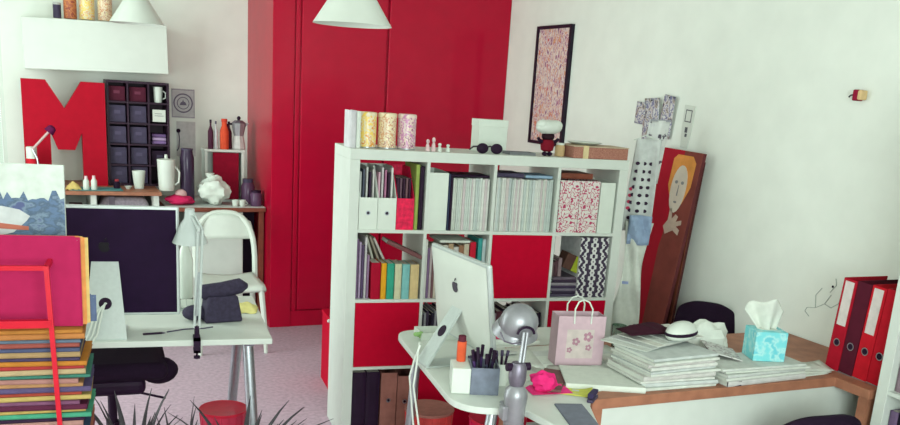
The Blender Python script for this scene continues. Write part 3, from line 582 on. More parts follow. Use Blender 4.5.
def imac(label, loc, rz, back, body, logo, tilt=4, W=.528, H=.46, cable=True, bz=.075, sa=.052, sb=.08, sh=.29):
    """all-in-one computer; the back faces local -Y"""
    e = thing('desktop_computer', label, 'computer', loc, rz); T = math.radians(tilt)
    sc = MB().box(-W/2, W/2, -.0, .02, 0, H).build('screen_frame', body, e, bev=.008, seg=3, loc=(0, .06, bz), rot=(T, 0, 0))
    MB().grid(lambda u, v: ((u-.5)*(W-.026), -.001-.018*math.sin(u*PI)**.5*math.sin(v*PI)**.5, .013+v*(H-.026)), 16, 12).build('back_cover', back, sc, smooth=True)
    MB().box(-W/2+.01, W/2-.01, .0205, .0215, .07, H-.01).build('screen_glass', mat('screen glass', (18, 16, 22), .1, .05, 5), sc)
    lg = MB(); apple(lg, 0, H*.62+.01, .024, -.0225, -.0195); lg.build('logo', logo, sc)
    st = MB(); a, b = sa, sb
    st.add([(-a, .03, sh), (a, .03, sh), (a, .036, sh), (-a, .036, sh), (-b, -.12, .006), (b, -.12, .006), (b, -.113, 0), (-b, -.113, 0)], [(0, 1, 5, 4), (3, 2, 6, 7), (0, 3, 7, 4), (1, 2, 6, 5), (0, 1, 2, 3), (4, 5, 6, 7)])
    st.box(-b, b, -.12, .10, 0, .006); st.build('stand', alu, e)
    ht = math.atan2(sh-.006, .15); hy = .03-.15*(sh-.134)/(sh-.006)
    MB().lathe([(.025, -.0015), (.025, .0015)], 20).build('cable_hole', black_m, e, loc=(0, hy, .134), rot=(ht, 0, 0))
    if cable:
        for k in range(3):
            MB().tube([(.002*k, -.057, .137), (-.01-.012*k, -.1, .11), (-.03-.016*k, -.15, .03), (-.06-.014*k, -.2, -.01), (-.075-.01*k, -.24, -.12)], .004, 6).build('cable', white_gloss, e, smooth=True)
    return e
imac('silver edged computer with black back on the left desk', (-1.085, -.45, .73), 0, mat('black back', (32, 14, 42), .75, .1, 20, spec=.12), alu, mat('logo black', (10, 5, 12), .5, .02, 5), tilt=2, W=.585, H=.462, bz=.055)
# clamp lamp
e = thing('clamp_lamp', 'white adjustable lamp clamped to the left desk edge', 'lamp', (-.735, -.6, .73))
MB().box(-.014, .014, -.018, .05, .0, .012).box(-.014, .014, -.018, -.006, -.05, .012).box(-.014, .014, -.018, .04, -.05, -.04).build('clamp', black_m, e); MB().lathe([(.004, -.075), (.004, -.04)], 8, (0, .018, 0)).lathe([(.013, -.082), (.013, -.072)], 12, (0, .018, 0)).build('screw', black_m, e)
MB().lathe([(.010, .012), (.010, .06)], 12).build('socket', black_m, e)
for s in (-1, 1):
    MB().tube([(s*.009, .0, .05), (.022+s*.009, .1, .44)], .0055, 8).build('lower_arm', mat('lamp white', (184, 192, 188), .35, .05, 20), e, smooth=True)
    MB().tube([(.022+s*.009, .1, .44), (-.012+s*.007, .16, .505)], .005, 8).build('upper_arm', mat('lamp white', (184, 192, 188), .35, .05, 20), e, smooth=True)
MB().tube([(.0, .01, .1), (.012, .06, .27)], .009, 8).build('spring', steel, e, smooth=True)
MB().lathe([(.014, 0), (.015, .01)], 14).build('elbow', mat('lamp white', (184, 192, 188), .35, .05, 20), e, loc=(.01, .1, .44), rot=(0, PI/2, 0))
MB().lathe([(.019, .14), (.023, .10), (.04, .075), (.072, 0), (.070, 0), (.038, .072)], 28).build('lamp_shade', mat('lamp white', (184, 192, 188), .35, .05, 20), e, smooth=True, loc=(-.016, .17, .375), rot=(math.radians(4), 0, 0))
MB().ball((-.016, .17, .40), .022, .022, .03).build('bulb', mat('lamp white', (184, 192, 188), .35, .05, 20), e, smooth=True)
e = thing('spray_bottle', 'tall white bottle with black foot beside the clamp lamp', 'bottle', (-.755, .12, .73))
MB().lathe([(.034, .0), (.036, .012)], 20).build('foot', black_m, e); MB().lathe([(.033, .012), (.036, .05), (.037, .2), (.018, .26), (.014, .29)], 22).build('body', white_gloss, e, smooth=True); MB().lathe([(.016, .29), (.016, .32), (.012, .325)], 14).build('cap', white_pl, e, smooth=True)
# dark pouch
e = thing('desk_pouch', 'dark grey pouch with rolled flap on the left desk', 'pouch', (-.615, -.28, .73), math.radians(12))
slate = mat('slate fabric', (54, 48, 66), .85, .25, 60, bump=.2)
MB().prism([(-.085, 0), (.085, 0), (.062, .12), (-.07, .12)], -.05, .05, 'xz').build('body', slate, e, bev=.012, seg=3, smooth=True)
MB().tube([(-.105, 0, .122), (-.08, 0, .132), (0, -.01, .14), (.085, -.005, .155), (.115, 0, .152)], [.012, .034, .036, .034, .012], 12).build('flap_roll', slate, e, smooth=True)
MB().ball((-.11, .03, .035), .055, .05, .034).build('side_pocket', slate, e, smooth=True)
e = thing('sponge', 'pale yellow cleaning cloth at the desk corner', 'cloth', (-.495, -.10, .73), math.radians(-10))
MB().grid(lambda u, v: ((u-.5)*.11, (v-.5)*.13, .002+.035*(math.sin(u*PI)*math.sin(v*PI))**.6+.003*math.sin(u*14+v*9)), 12, 12).build('fabric', G(226, 216, 140), e, solid=.003, smooth=True)
e = thing('pen', 'dark pen lying beside the computer foot', 'pen', (-.905, -.50, .735), math.radians(10)); MB().tube([(-.04, 0, 0), (.035, 0, 0)], .0045, 8).build('barrel', black_m, e); MB().tube([(.035, 0, 0), (.05, 0, -.001)], [.0045, .001], 8).build('tip', dkbox, e)
MB().tube([(-.85, -.47, .732), (-.78, -.43, .732), (-.7, -.42, .732), (-.66, -.4, .732)], .003, 6).build('desk_cable', dkbox, None, smooth=True)
tag(bpy.data.objects['desk_cable'], 'thin dark cable lying across the left desk', 'cable')
e = thing('keyboard', 'grey keyboard seen beyond the computer on the left desk', 'keyboard', (-.86, -.02, .73), 0)
MB().prism([(-.08, 0), (.08, 0), (.08, .016), (-.08, .008)], -.2, .2, 'yz').build('case', alu, e)
for r in range(4):
    for c in range(14): MB().box(-.188+c*.0268, -.164+c*.0268, -.066+r*.034, -.038+r*.034, .010+r*.0018, .0165+r*.0018).build('key', white_pl, e)

# ------------------------------------------------------------------ office chair behind the left desk
def office_chair(label, loc, rz, zs=.45, back=True, arms=True, bh=.45, rb=.29, bw=.42):
    e = thing('office_chair', label, 'chair', loc, rz)
    MB().box(-.235, .235, -.225, .225, zs-.04, zs+.04).build('seat', black_f, e, bev=.038, seg=4, smooth=True)
    MB().lathe([(.03, .09), (.03, .22), (.02, .22), (.02, zs-.04)], 16).build('post', black_m, e, smooth=True); MB().box(-.1, .1, -.12, .12, zs-.065, zs-.04).build('tilt_plate', black_m, e, bev=.005)
    for k in range(5):
        a = 2*PI*k/5+.3; c, s = math.cos(a), math.sin(a)
        MB().tube([(.03*c, .03*s, .11), (rb*c, rb*s, .07)], [.022, .014], 8).build('base_arm', black_m, e)
        MB().lathe([(.027, -.02), (.027, .02)], 14).build('caster', black_m, e, loc=(rb*c, rb*s, .0275), rot=(PI/2, 0, a))
    if back:
        MB().grid(lambda u, v: ((u-.5)*(bw-.05*v*v), .24+.05*v-.05*math.sin(u*PI), zs+.10+v*bh-.06*abs(2*u-1)**3*v), 12, 10).build('backrest', black_f, e, solid=.05, smooth=True, sub=1)
        MB().box(-.03, .03, .235, .25, zs-.05, zs+.25).build('back_bar', black_m, e)
    if arms:
        for s in (-1, 1):
            MB().tube([(s*.2, 0, zs-.05), (s*.29, 0, zs-.03), (s*.295, 0, zs+.16)], .012, 8).build('arm_post', black_m, e, smooth=True); MB().ball((s*.29, 0, zs+.175), .035, .13, .018).build('armrest', black_m, e, smooth=True)
    return e
e = office_chair('black swivel chair pushed under the left desk', (-1.09, -.12, 0), math.radians(3), zs=.51, back=False, arms=False)
# low lumbar back of that chair turned sideways
MB().ball((.20, -.1, .485), .085, .06, .062).build('side_cushion', black_f, e, smooth=True); MB().tube([(.19, -.08, .45), (.1, -.05, .43)], .012, 8).build('cushion_arm', black_m, e); MB().tube([(.08, -.15, .41), (.22, -.2, .385)], .006, 6).build('lever', black_m, e)
MB().box(-.12, .14, -.2, -.06, .40, .48).build('mechanism', black_m, e, bev=.03, seg=3)

# ------------------------------------------------------------------ red bins
def bin_(label, loc, r, h, m, ribs=True, basket=False):
    e = thing('waste_basket', label, 'bin', loc)
    MB().lathe([(r*.78, 0), (r, h), (r-.004, h), (r*.78-.004, .004), (.002, .004)], 36).build('body', m, e, smooth=True); MB().lathe([(r+.001, h-.012), (r+.005, h-.004), (r+.004, h+.002), (r-.004, h)], 36).build('rim', red_pl if not basket else cardboard, e, smooth=True)
    if ribs:
        for k in range(18): a = 2*PI*k/18; MB().tube([(r*.8*math.cos(a), r*.8*math.sin(a), .02), (r*.995*math.cos(a), r*.995*math.sin(a), h-.015)], .0035, 5).build('rib', m, e)
    return e
bin_('red ribbed waste basket under the left desk', (-.605, -.24, 0), .105, .3, mat('pinkish red plastic', (200, 56, 84), .4, .15, 20))
bin_('brownish red waste basket under the centre desk', (.335, -.42, 0), .115, .32, mat('brick red plastic', (186, 62, 60), .4, .3, 14), basket=True)
bin_('magenta red waste basket under the centre desk', (.60, -.64, 0), .13, .34, mat('magenta red plastic', (204, 32, 78), .4, .12, 20))
for k in range(3):
    e = thing('waste_paper', ['crumpled red wrapper in the brownish basket', 'crumpled brown wrapper in the brownish basket', 'crumpled orange wrapper in the brownish basket'][k], 'paper', (.335+.05*math.cos(k*2.1), -.42+.05*math.sin(k*2.1), .20)); crumple(.06, .055, .09, 20+k, .14).build('wad', G(*[(196, 50, 60), (150, 84, 70), (206, 96, 72)][k]), e, smooth=True); MB().ball((0, 0, .085), .02, .02, .012).build('twist', G(170, 60, 60), e)

# ------------------------------------------------------------------ plants
def spiky(label, loc, n, hgt, spread, seed, r=.10, ph=.22, az=None):
    rnd = random.Random(seed); e = thing('spiky_plant', label, 'plant', loc)
    MB().lathe([(r*.72, 0), (r, ph), (r*1.06, ph), (r*1.06, ph-.03), (r*.98, ph-.032)], 24).build('pot', G(120, 90, 96), e, smooth=True); MB().lathe([(r*.93, ph-.02), (.004, ph-.015)], 20).build('soil', G(50, 34, 40), e)
    for k in range(n):
        a = rnd.uniform(0, 2*PI) if az is None else az[k % len(az)][0]; sp = spread*rnd.uniform(.5, 1.1) if az is None else az[k % len(az)][1]; hh = hgt*rnd.uniform(.7, 1.05) if az is None else az[k % len(az)][2]; w = rnd.uniform(.010, .018)
        c, s = math.cos(a), math.sin(a); L = MB(); M_ = 7; vs = []; fs = []
        for i in range(M_+1):
            t = i/M_; rr = .02+sp*t**1.6; z = ph-.02+hh*(t*1.25-.25*t*t*(1+sp*2)); ww = w*(1-t**2.2)+.0006
            vs += [(c*rr-s*ww, s*rr+c*ww, z), (c*rr, s*rr, z-ww*.5), (c*rr+s*ww, s*rr-c*ww, z)]
        for i in range(M_): b = 3*i; fs += [(b, b+1, b+4, b+3), (b+1, b+2, b+5, b+4)]
        L.add(vs, fs).build('leaf', leaf_m, e, solid=.0012, smooth=True)
spiky('spiky dark green plant in front of the black chair', (-.985, -1.0, 0), 22, .46, .17, 4)
spiky('spreading dark plant in front of the red waste basket', (-.60, -1.05, 0), 26, .40, .30, 11)
spiky('small upright dark plant between the two spiky plants', (-.82, -1.02, 0), 9, .44, .07, 15, r=.06)

# ------------------------------------------------------------------ red folder rack, left foreground
RX0, RX1, RY0, RY1 = -1.62, -1.19, -1.44, -1.02
e = thing('folder_rack', 'red metal folder stand in the left foreground', 'rack', (0, 0, 0))
def bar(p, q, nm, w=.016, parent=e): return MB().tube([p, q], w*.62, 4).build(nm, red_wire, parent)
for x, s in ((RX1, 1), (RX0, -1)):
    bar((x+.03*s, RY0, 0), (x-.012*s, RY0+.055, 1.19), 'upright'); bar((x+.03*s, RY1, 0), (x-.012*s, RY1-.03, 1.19), 'upright')
    bar((x-.012*s, RY0+.055, 1.185), (x-.012*s, RY1-.03, 1.185), 'side_rail')
bar((RX0+.012, RY0+.055, 1.185), (RX1-.012, RY0+.055, 1.185), 'top_rail'); bar((RX0+.004, RY0+.047, 1.015), (RX1-.004, RY0+.047, 1.015), 'front_rail', .026)
bar((RX0-.01, RY0+.06, .48), (RX1+.01, RY0+.06, .48), 'front_rail')
MB().box(RX0+.03, RX1-.03, RY0+.09, RY1-.02, .49, .5).build('tray', red_wire, e)
MB().box(RX0+.02, RX1+.08, RY0+.07, RY0+.09, .47, .49).box(RX0+.02, RX1+.08, RY1-.05, RY1-.03, .47, .49).build('tray_rail', red_wire, e)
for s in (RX0-.03, RX1+.03):
    for y in (RY0, RY1): MB().lathe([(.014, 0), (.014, .012)], 10, (s, y, 0)).build('foot', black_m, e)
# folder stack: lying folders, right ends towards the camera side
fc = [(96, 90, 120), (206, 150, 90), (62, 60, 96), (190, 60, 70), (216, 178, 120), (120, 170, 140), (150, 60, 84), (224, 190, 110), (90, 50, 80), (206, 120, 96), (70, 96, 130),
      (214, 160, 150), (64, 40, 70), (90, 190, 150), (222, 190, 110), (110, 46, 76), (150, 96, 130), (230, 200, 120), (196, 84, 66), (110, 96, 140), (214, 160, 110), (206, 150, 140), (80, 150, 130), (224, 196, 150),
      (206, 70, 70), (230, 150, 60), (92, 78, 110), (206, 170, 120), (96, 104, 140), (190, 100, 90), (120, 140, 160)]
z = .501
CN = ['slate purple', 'tan', 'dark blue', 'crimson', 'sand coloured', 'sage green', 'wine red', 'pale yellow', 'plum', 'salmon', 'steel blue', 'dusty pink', 'dark purple', 'mint green', 'straw yellow', 'maroon', 'mauve', 'light yellow', 'rust red', 'lavender grey', 'apricot', 'rose', 'jade green', 'cream', 'brick red', 'orange', 'grape', 'beige', 'blue grey', 'terracotta', 'pale blue', 'amber', 'ochre']
fc += [(226, 150, 84), (222, 150, 70)]
for i, c in enumerate(fc):
    h = [.013, .016, .011, .018][i % 4]
    if z+h > .99: break
    flat_book('document_folder', '%s folder, %s in the stack counted from the bottom' % (CN[i], ORD[i]), 'folder', (-1.35+random.uniform(-.022, .014), -1.215, z), .48, .24, h-.0012, G(*[int(v*.82) for v in c]), math.radians(random.uniform(-2, 2)), 'coloured folders stacked in the red stand', pg=G(*[int(v*.5+50) for v in c])); z += h
ztop = z
# standing folders
def standing(label, x0, x1, y, z, h, m, t=.006, name='document_folder', lean=5):
    q = thing(name, label, 'folder', ((x0+x1)/2, y, z), math.radians(-2), rx=-math.radians(lean)); w = x1-x0
    MB().prism([(-w/2, 0), (w/2, 0), (w/2, h-.02), (w/2-.012, h), (-w/2, h)], 0, t*.3, 'xz').build('front_cover', m, q, bev=.0006)
    MB().prism([(-w/2, 0), (w/2+.004, 0), (w/2+.004, h-.004), (-w/2, h-.004)], t*.7, t, 'xz').build('back_cover', m, q); MB().box(-w/2, w/2-.004, t*.3, t*.7, .002, h-.012).build('sheets', paper, q); return q
standing('large magenta folder standing in the red stand', -1.50, -1.118, -1.285, ztop+.001, .285, pink)
standing('orange folder standing behind the magenta folder', -1.50, -1.107, -1.262, ztop+.001, .282, G(226, 150, 84))
standing('yellow folder standing behind the orange folder', -1.50, -1.098, -1.245, ztop+.001, .278, G(228, 196, 120))
standing('blue grey folder behind the yellow folder', -1.50, -1.080, -1.225, ztop+.001, .09, G(96, 110, 140))
# canvas print with blue seascape
q = thing('canvas_print', 'small canvas with blue seascape under a white sky', 'picture', (-1.365, -1.15, ztop+.001), math.radians(-2), rx=-math.radians(5))
MB().box(-.2, .2, 0, .018, 0, .49).build('canvas', G(214, 222, 212), q, bev=.002)
sea = [(-.199, .01), (.199, .01), (.199, .385)]
rnd = random.Random(5)
x = .199
while x > -.19: x -= .012; sea.append((x, .378+rnd.uniform(-.004, .006)+(.026 if rnd.random() > .86 else 0)))
sea.append((-.199, .375))
MB().prism(sea, -.0015, -.0002, 'xz').build('painted_sea', ramp_mat('sea paint', [(0, (58, 74, 112)), (.42, (84, 108, 140)), (.5, (64, 84, 108)), (.58, (110, 130, 150)), (.66, (70, 80, 124))], 22, stretch=(1, 1, 1.6), interp='LINEAR'), q)
MB().prism([(-.1, .25), (-.05, .262), (-.01, .30), (.0, .315), (-.03, .335), (-.08, .345), (-.199, .34), (-.199, .29)], -.003, -.0016, 'xz').build('painted_boat', G(206, 208, 208), q, loc=(.095, 0, .01))
MB().prism([(-.199, .27), (-.09, .255), (.02, .25), (.02, .262), (-.09, .275), (-.199, .29)], -.0042, -.0031, 'xz').build('painted_shore', G(190, 110, 92), q, loc=(.07, 0, .03))

# ------------------------------------------------------------------ centre desk (left wing)
e = thing('desk', 'white rounded desk with computer in front of the bookcase', 'desk', (0, 0, 0))
def rounded(pts, rads, n=7):
    out = []
    for i, p in enumerate(pts):
        p = Vector(p); a = Vector(pts[i-1]); b = Vector(pts[(i+1) % len(pts)]); r = rads[i]
        if r == 0: out.append(tuple(p)); continue
        d1 = (a-p).normalized(); d2 = (b-p).normalized()
        for k in range(n+1):
            t = k/n; s = p+d1*r*(1-t)**2+d2*r*t**2; out.append(tuple(s))
    return out
top = rounded([(.082, -1.53), (.31, -1.57), (.40, -1.93), (.445, -1.95), (.565, -1.575), (.597, -1.515), (.522, -.812), (.94, -.765), (.93, -.50), (.12, -.50)], [.14, .03, .02, .02, 0, 0, 0, .02, .05, .12])
MB().prism(top, .705, .73, 'xy').build('desk_top', white_lam, e, bev=.004)
MB().tube([(.20, -.64, .70), (.16, -.62, 0)], .019, 12).build('leg', steel, e, smooth=True)
MB().tube([(.27, -1.40, .70), (.25, -1.42, .60), (.19, -1.46, .3), (.17, -1.48, 0)], .021, 12).build('leg', steel, e, smooth=True)
MB().tube([(.85, -.62, .70), (.87, -.6, 0)], .019, 12).build('leg', steel, e, smooth=True); MB().tube([(.60, -1.45, .70), (.6, -1.47, 0)], .019, 12).build('leg', steel_d, e, smooth=True)
MB().box(.2, .85, -.66, -.63, .66, .705).build('cross_bar', steel_d, e)
DZ = .7305
imac('white backed computer on the rounded centre desk', (.215, -1.015, DZ), -PI/2+math.radians(8), white_gloss, alu, mat('logo grey', (70, 66, 76), .3, .05, 5), tilt=8, W=.5, H=.37, cable=False, bz=.075, sa=.042, sb=.048, sh=.24)
MB().tube([(.10, -.99, .80), (.075, -1.0, .735), (.055, -1.02, .68), (.07, -1.05, .5), (.10, -1.1, .3)], .004, 6).build('power_cable', white_gloss, smooth=True)
tag(bpy.data.objects['power_cable'], 'white cable hanging over the centre desk edge, left strand', 'cable')
MB().tube([(.105, -.96, .80), (.072, -1.05, .735), (.055, -1.08, .66), (.08, -1.1, .5), (.115, -1.13, .3)], .004, 6).build('data_cable', white_gloss, smooth=True)
tag(bpy.data.objects['data_cable'], 'white cable hanging over the centre desk edge, right strand', 'cable')
e = thing('tape_roll', 'tiny green plant clipping at the far desk corner', 'plant', (.19, -.66, DZ)); e.name = 'plant_clipping'
for k in range(5): a = k*1.3; MB().ball((.012*math.cos(a), .012*math.sin(a), .012+.004*k), .012, .008, .010, 10, 6).build('leaf', G(150, 190, 120), e, smooth=True)
e = thing('paper_tray', 'white paper tray behind the computer stand', 'tray', (.30, -.62, DZ)); MB().box(-.1, .1, -.06, .06, 0, .004).build('base', white_pl, e); MB().box(-.1, .1, -.062, -.058, 0, .03).box(-.1, .1, .058, .062, 0, .03).box(-.102, -.098, -.06, .06, 0, .03).box(.098, .102, -.06, .06, 0, .03).build('rim', white_pl, e)
# pen holder box with pens
e = thing('pen_box', 'white and smoky grey pen box at the desk front', 'pen holder', (.215, -1.36, DZ), math.radians(-14))
MB().box(-.10, -.032, -.05, .07, 0, .095).build('white_part', white_pl, e, bev=.004); MB().box(-.03, .07, -.052, -.048, 0, .10).box(-.03, .07, .068, .072, 0, .10).box(-.032, -.028, -.05, .07, 0, .1).box(.066, .07, -.05, .07, 0, .1).box(-.03, .07, -.05, .07, 0, .004).build('smoked_part', mat('smoky plastic', (112, 118, 132), .25, .2, 25), e)
pc = [(58, 40, 78), (30, 20, 36), (70, 46, 96), (40, 30, 50), (84, 60, 110), (30, 24, 36), (60, 60, 80), (44, 30, 60)]
for k in range(8):
    a = k*.8; q = thing('pen', '%s pen standing in the smoky pen box' % ['dark violet', 'tall black', 'purple', 'short charcoal', 'lilac', 'black brown', 'slate blue', 'plum'][k], 'pen', (.215+.02+.022*math.cos(a), -1.35+.035*math.sin(a), DZ+.006), group='dark pens in the pen box', rx=.12*math.sin(a), ry=.16*math.cos(a))
    L = .135+.012*(k % 3); MB().tube([(0, 0, 0), (0, 0, L*.72)], .0055, 8).build('barrel', G(*pc[k]), q); MB().tube([(0, 0, L*.72), (0, 0, L)], .0068, 8).build('cap', black_m, q)
q = thing('marker', 'thick orange marker with dark cap on the white box', 'marker', (.165, -1.30, DZ+.096)); MB().lathe([(.016, 0), (.017, .002), (.017, .075)], 16).build('barrel', G(226, 96, 60), q, smooth=True); MB().lathe([(.015, .075), (.014, .095), (.010, .097)], 16).build('cap', G(96, 40, 54), q, smooth=True)
e = thing('cup', 'small white cup beside the grey desk lamp', 'cup', (.325, -1.30, DZ)); MB().lathe([(.026, 0), (.036, .085), (.033, .085), (.024, .005), (.001, .005)], 22).build('body', white_pl, e, smooth=True); MB().tube([(.03, 0, .02), (.052, 0, .03), (.054, 0, .055), (.034, 0, .068)], .0045, 6).build('handle', white_pl, e)
for k in range(3):
    q = thing('pen', 'black pen in the white cup, %s one' % ['left', 'middle', 'right'][k], 'pen', (.325+.006*(k-1), -1.30, DZ+.006), group='black pens in the white cup', ry=.14*(k-1)); MB().tube([(0, 0, 0), (0, 0, .105)], .005, 8).build('barrel', black_m, q); MB().tube([(0, 0, .105), (0, 0, .125)], .0062, 8).build('cap', dkbox, q)
e = thing('eraser_block', 'small dark block on the desk below the computer', 'eraser', (.33, -.98, DZ)); MB().box(-.02, .02, -.01, .01, 0, .014).build('body', dkbox, e, bev=.002); MB().box(-.008, .02, -.0105, .0105, -.0002, .0145).build('sleeve', black_m, e)
# grey spring desk lamp in front
e = thing('spring_lamp', 'grey spring arm desk lamp standing at the desk front', 'lamp', (.262, -1.606, .73))
lampm = mat('lamp grey', (146, 146, 150), .35, .12, 20, metal=.5)
MB().lathe([(.028, -.10), (.034, -.09), (.037, .02), (.041, .06), (.037, .085), (.022, .1)], 22).build('clamp_body', lampm, e, smooth=True)
MB().lathe([(.024, .1), (.03, .12), (.03, .165), (.022, .18)], 18).build('joint', steel_d, e, smooth=True); MB().lathe([(.014, -.042), (.014, .042)], 12).build('joint_knob', black_m, e, loc=(0, 0, .165), rot=(0, PI/2, 0))
MB().box(-.05, -.03, -.02, .02, -.02, .03).box(-.018, .018, .03, .10, .001, .012).box(-.018, .018, .03, .10, -.05, -.04).build('bracket', lampm, e, bev=.004); MB().lathe([(.007, -.22), (.007, -.10)], 10).build('clamp_screw', steel_d, e)
for s in (-1, 1): MB().tube([(.01+s*.006, 0, .17), (.03+s*.006, .03, .275)], .0055, 8).build('arm', lampm, e)
MB().ball((0, 0, 0), .068, .068, .068).build('lamp_head', lampm, e, smooth=True, loc=(.032, .1, .292)).scale = (1, .9, 1)
MB().lathe([(.066, 0), (.082, -.03), (.08, -.03), (.062, 0)], 30).build('lamp_rim', lampm, e, smooth=True, loc=(.032, .12, .28), rot=(math.radians(20), 0, 0))
arc = [(.03*math.cos(PI*i/10), 0, .024*math.sin(PI*i/10)) for i in range(11)]
MB().tube([(.03+x, .028, .27+z) for x, y, z in arc], .0045, 8).build('fork', black_m, e)
MB().tube([(-.05, .06, .27), (-.05, .02, .25), (-.02, .02, .24), (.04, .03, .245)], .003, 6).build('wire_guard', steel_d, e, smooth=True)

# gift bag
bagm = mat('dusty pink paper', (192, 164, 172), .7, .06, 30)
e = thing('gift_bag', 'dusty pink paper bag with twisted white handles on the desk', 'bag', (.74, -1.075, DZ+.004), math.radians(-6))
bw, bd_, bh = .1, .045, .205
MB().box(-bw, bw, -bd_, -bd_+.001, 0, bh).build('front', bagm, e); MB().box(-bw, bw, bd_-.001, bd_, 0, bh).build('back', bagm, e)
for s in (-1, 1): MB().prism([(-bd_, 0), (bd_, 0), (bd_, bh), (0, bh-.002), (-bd_, bh)], s*bw-.0005, s*bw+.0005, 'yz').build('gusset', bagm, e)
MB().box(-bw, bw, -bd_, bd_, 0, .001).build('base', bagm, e)
for s in (-1, 1): MB().tube([(-.035, s*(bd_+.003), bh-.03), (-.037, s*(bd_+.002), bh+.03), (-.022, s*bd_*.9, bh+.058), (0, s*bd_*.8, bh+.066), (.022, s*bd_*.9, bh+.058), (.037, s*(bd_+.002), bh+.03), (.035, s*(bd_+.003), bh-.03)], .0032, 6).build('handle', white_pl, e, smooth=True)
fl_ = MB()
for (cx, cz, s) in ((-.02, .10, 1), (.03, .12, 1.2), (.035, .075, .8), (-.045, .065, .7)):
    for k in range(5): a = 2*PI*k/5; fl_.prism([(cx+s*.011*math.cos(a)+s*.007*math.cos(b), cz+s*.011*math.sin(a)+s*.007*math.sin(b)) for b in [2*PI*j/7 for j in range(7)]], -bd_-.0009, -bd_-.0002, 'xz')
fl_.build('flower_print', G(176, 130, 146), e); MB().box(-.06, .055, -bd_-.0002, -bd_, .03, .15).build('pale_label', G(204, 190, 184), e)
# books under / behind: pink edged books on desk at the lamp
flat_book('book', 'pale book lying near the back of the desk, lower one', 'book', (.60, -.72, DZ), .22, .15, .022, paper, math.radians(-8))
flat_book('book', 'pink covered book on the pale book behind the lamp', 'book', (.60, -.72, DZ+.0225), .20, .14, .018, G(206, 70, 110), math.radians(-12))
e = thing('orange_sachet', 'small orange packet on the pink book', 'packet', (.60, -.74, DZ+.041)); MB().box(-.035, .035, -.02, .02, 0, .018).build('body', G(220, 110, 70), e, bev=.006); MB().box(-.042, -.035, -.02, .02, .007, .011).box(.035, .042, -.02, .02, .007, .011).build('crimp', G(220, 130, 90), e)
# papers on the desk
def sheet(label, x, y, z, w, d, rz, m, cat='paper', name='paper_sheet', curl=.006, n=5, group=None):
    q = thing(name, label, cat, (x, y, z), math.radians(rz), group)
    MB().grid(lambda u, v: ((u-.5)*w, (v-.5)*d, .001+curl*(abs(2*u-1)**2)*v), n, n).build('sheet', m, q, solid=.0008, smooth=True)
    MB().box(-w*.36, w*.3, -d*.3, -d*.27, .0012, .0016).box(-w*.36, w*.1, -d*.18, -d*.16, .0012, .0016).box(-w*.36, w*.34, d*.1, d*.3, .0012, .0018).build('print', paper_g, q); return q
sheet('white sheet lying beside the grey lamp', .42, -1.18, DZ, .16, .22, 14, paper)
sheet('white sheet lying in front of the pink books', .50, -.98, DZ+.0005, .21, .28, -8, paper)
e = thing('mouse_pad_note', 'small oval white dish on the desk sheet', 'dish', (.50, -.93, DZ+.0045)); e.name = 'oval_dish'; MB().lathe([(.02, 0), (.04, .006), (.038, .007), (.004, .003)], 24, sx=1.1, sy=.7).build('dish', paper_g, e, smooth=True); MB().lathe([(.02, -.0004), (.021, .002)], 20, sx=1.1, sy=.7).build('foot_ring', paper_g, e)
flat_book('magazine', 'large open white magazine at the front of the desk', 'magazine', (.735, -1.32, DZ), .3, .24, .022, paper, math.radians(-18))
flat_book('magazine', 'white magazine lying by the gift bag', 'magazine', (.985, -1.09, DZ), .24, .21, .014, G(212, 214, 204), math.radians(20))
flat_book('magazine', 'brown edged magazine under the pink wrapper', 'magazine', (.54, -1.30, DZ), .10, .26, .012, G(120, 84, 84), math.radians(-32))
sheet('wide white sheet under the gift bag', .70, -1.0, DZ+.0002, .30, .36, 6, paper, n=3, curl=.001)
sheet('white sheet at the left table edge by the pink wrapper', .60, -1.27, DZ+.0002, .13, .34, 6, paper, n=3, curl=.001)
sheet('white sheet between gift bag and magazine stack', .90, -1.0, DZ+.0014, .2, .34, -4, paper, n=3, curl=.001)
q = thing('pink_wrapper', 'crumpled hot pink wrapper near the grey lamp', 'wrapper', (.455, -1.405, DZ)); crumple(.048, .04, .075, 41, .18).build('foil', G(232, 44, 120), q, smooth=True)
MB().grid(lambda u, v: ((u-.35)*.16, (v-.5)*.08, .003+.012*math.sin(u*9)*v), 8, 4).build('loose_end', G(232, 60, 130), q, solid=.001)
sheet('lime yellow note under the magazine', .575, -1.43, DZ+.001, .12, .09, -30, G(206, 208, 96), 'note', 'sticky_note', .012)
q = thing('grey_folder', 'thin grey folder lying at the desk tip', 'folder', (.462, -1.70, DZ), math.radians(-10)); MB().box(-.05, .05, -.15, .15, 0, .003).build('cover', G(112, 116, 128), q); MB().box(-.048, .05, -.148, .148, .0031, .0045).build('flap', G(120, 124, 136), q)
e = thing('stapler', 'dark stapler at the corner of the wooden table', 'stapler', (.60, -1.52, DZ), math.radians(50)); MB().box(-.04, .04, -.012, .012, 0, .012).build('base', dkbox, e, bev=.003); MB().prism([(-.04, .016), (.035, .02), (.042, .032), (-.038, .034)], -.011, .011, 'xz').build('arm', G(60, 52, 84), e, bev=.003); MB().box(.025, .04, -.008, .008, .012, .02).build('hinge', steel, e)
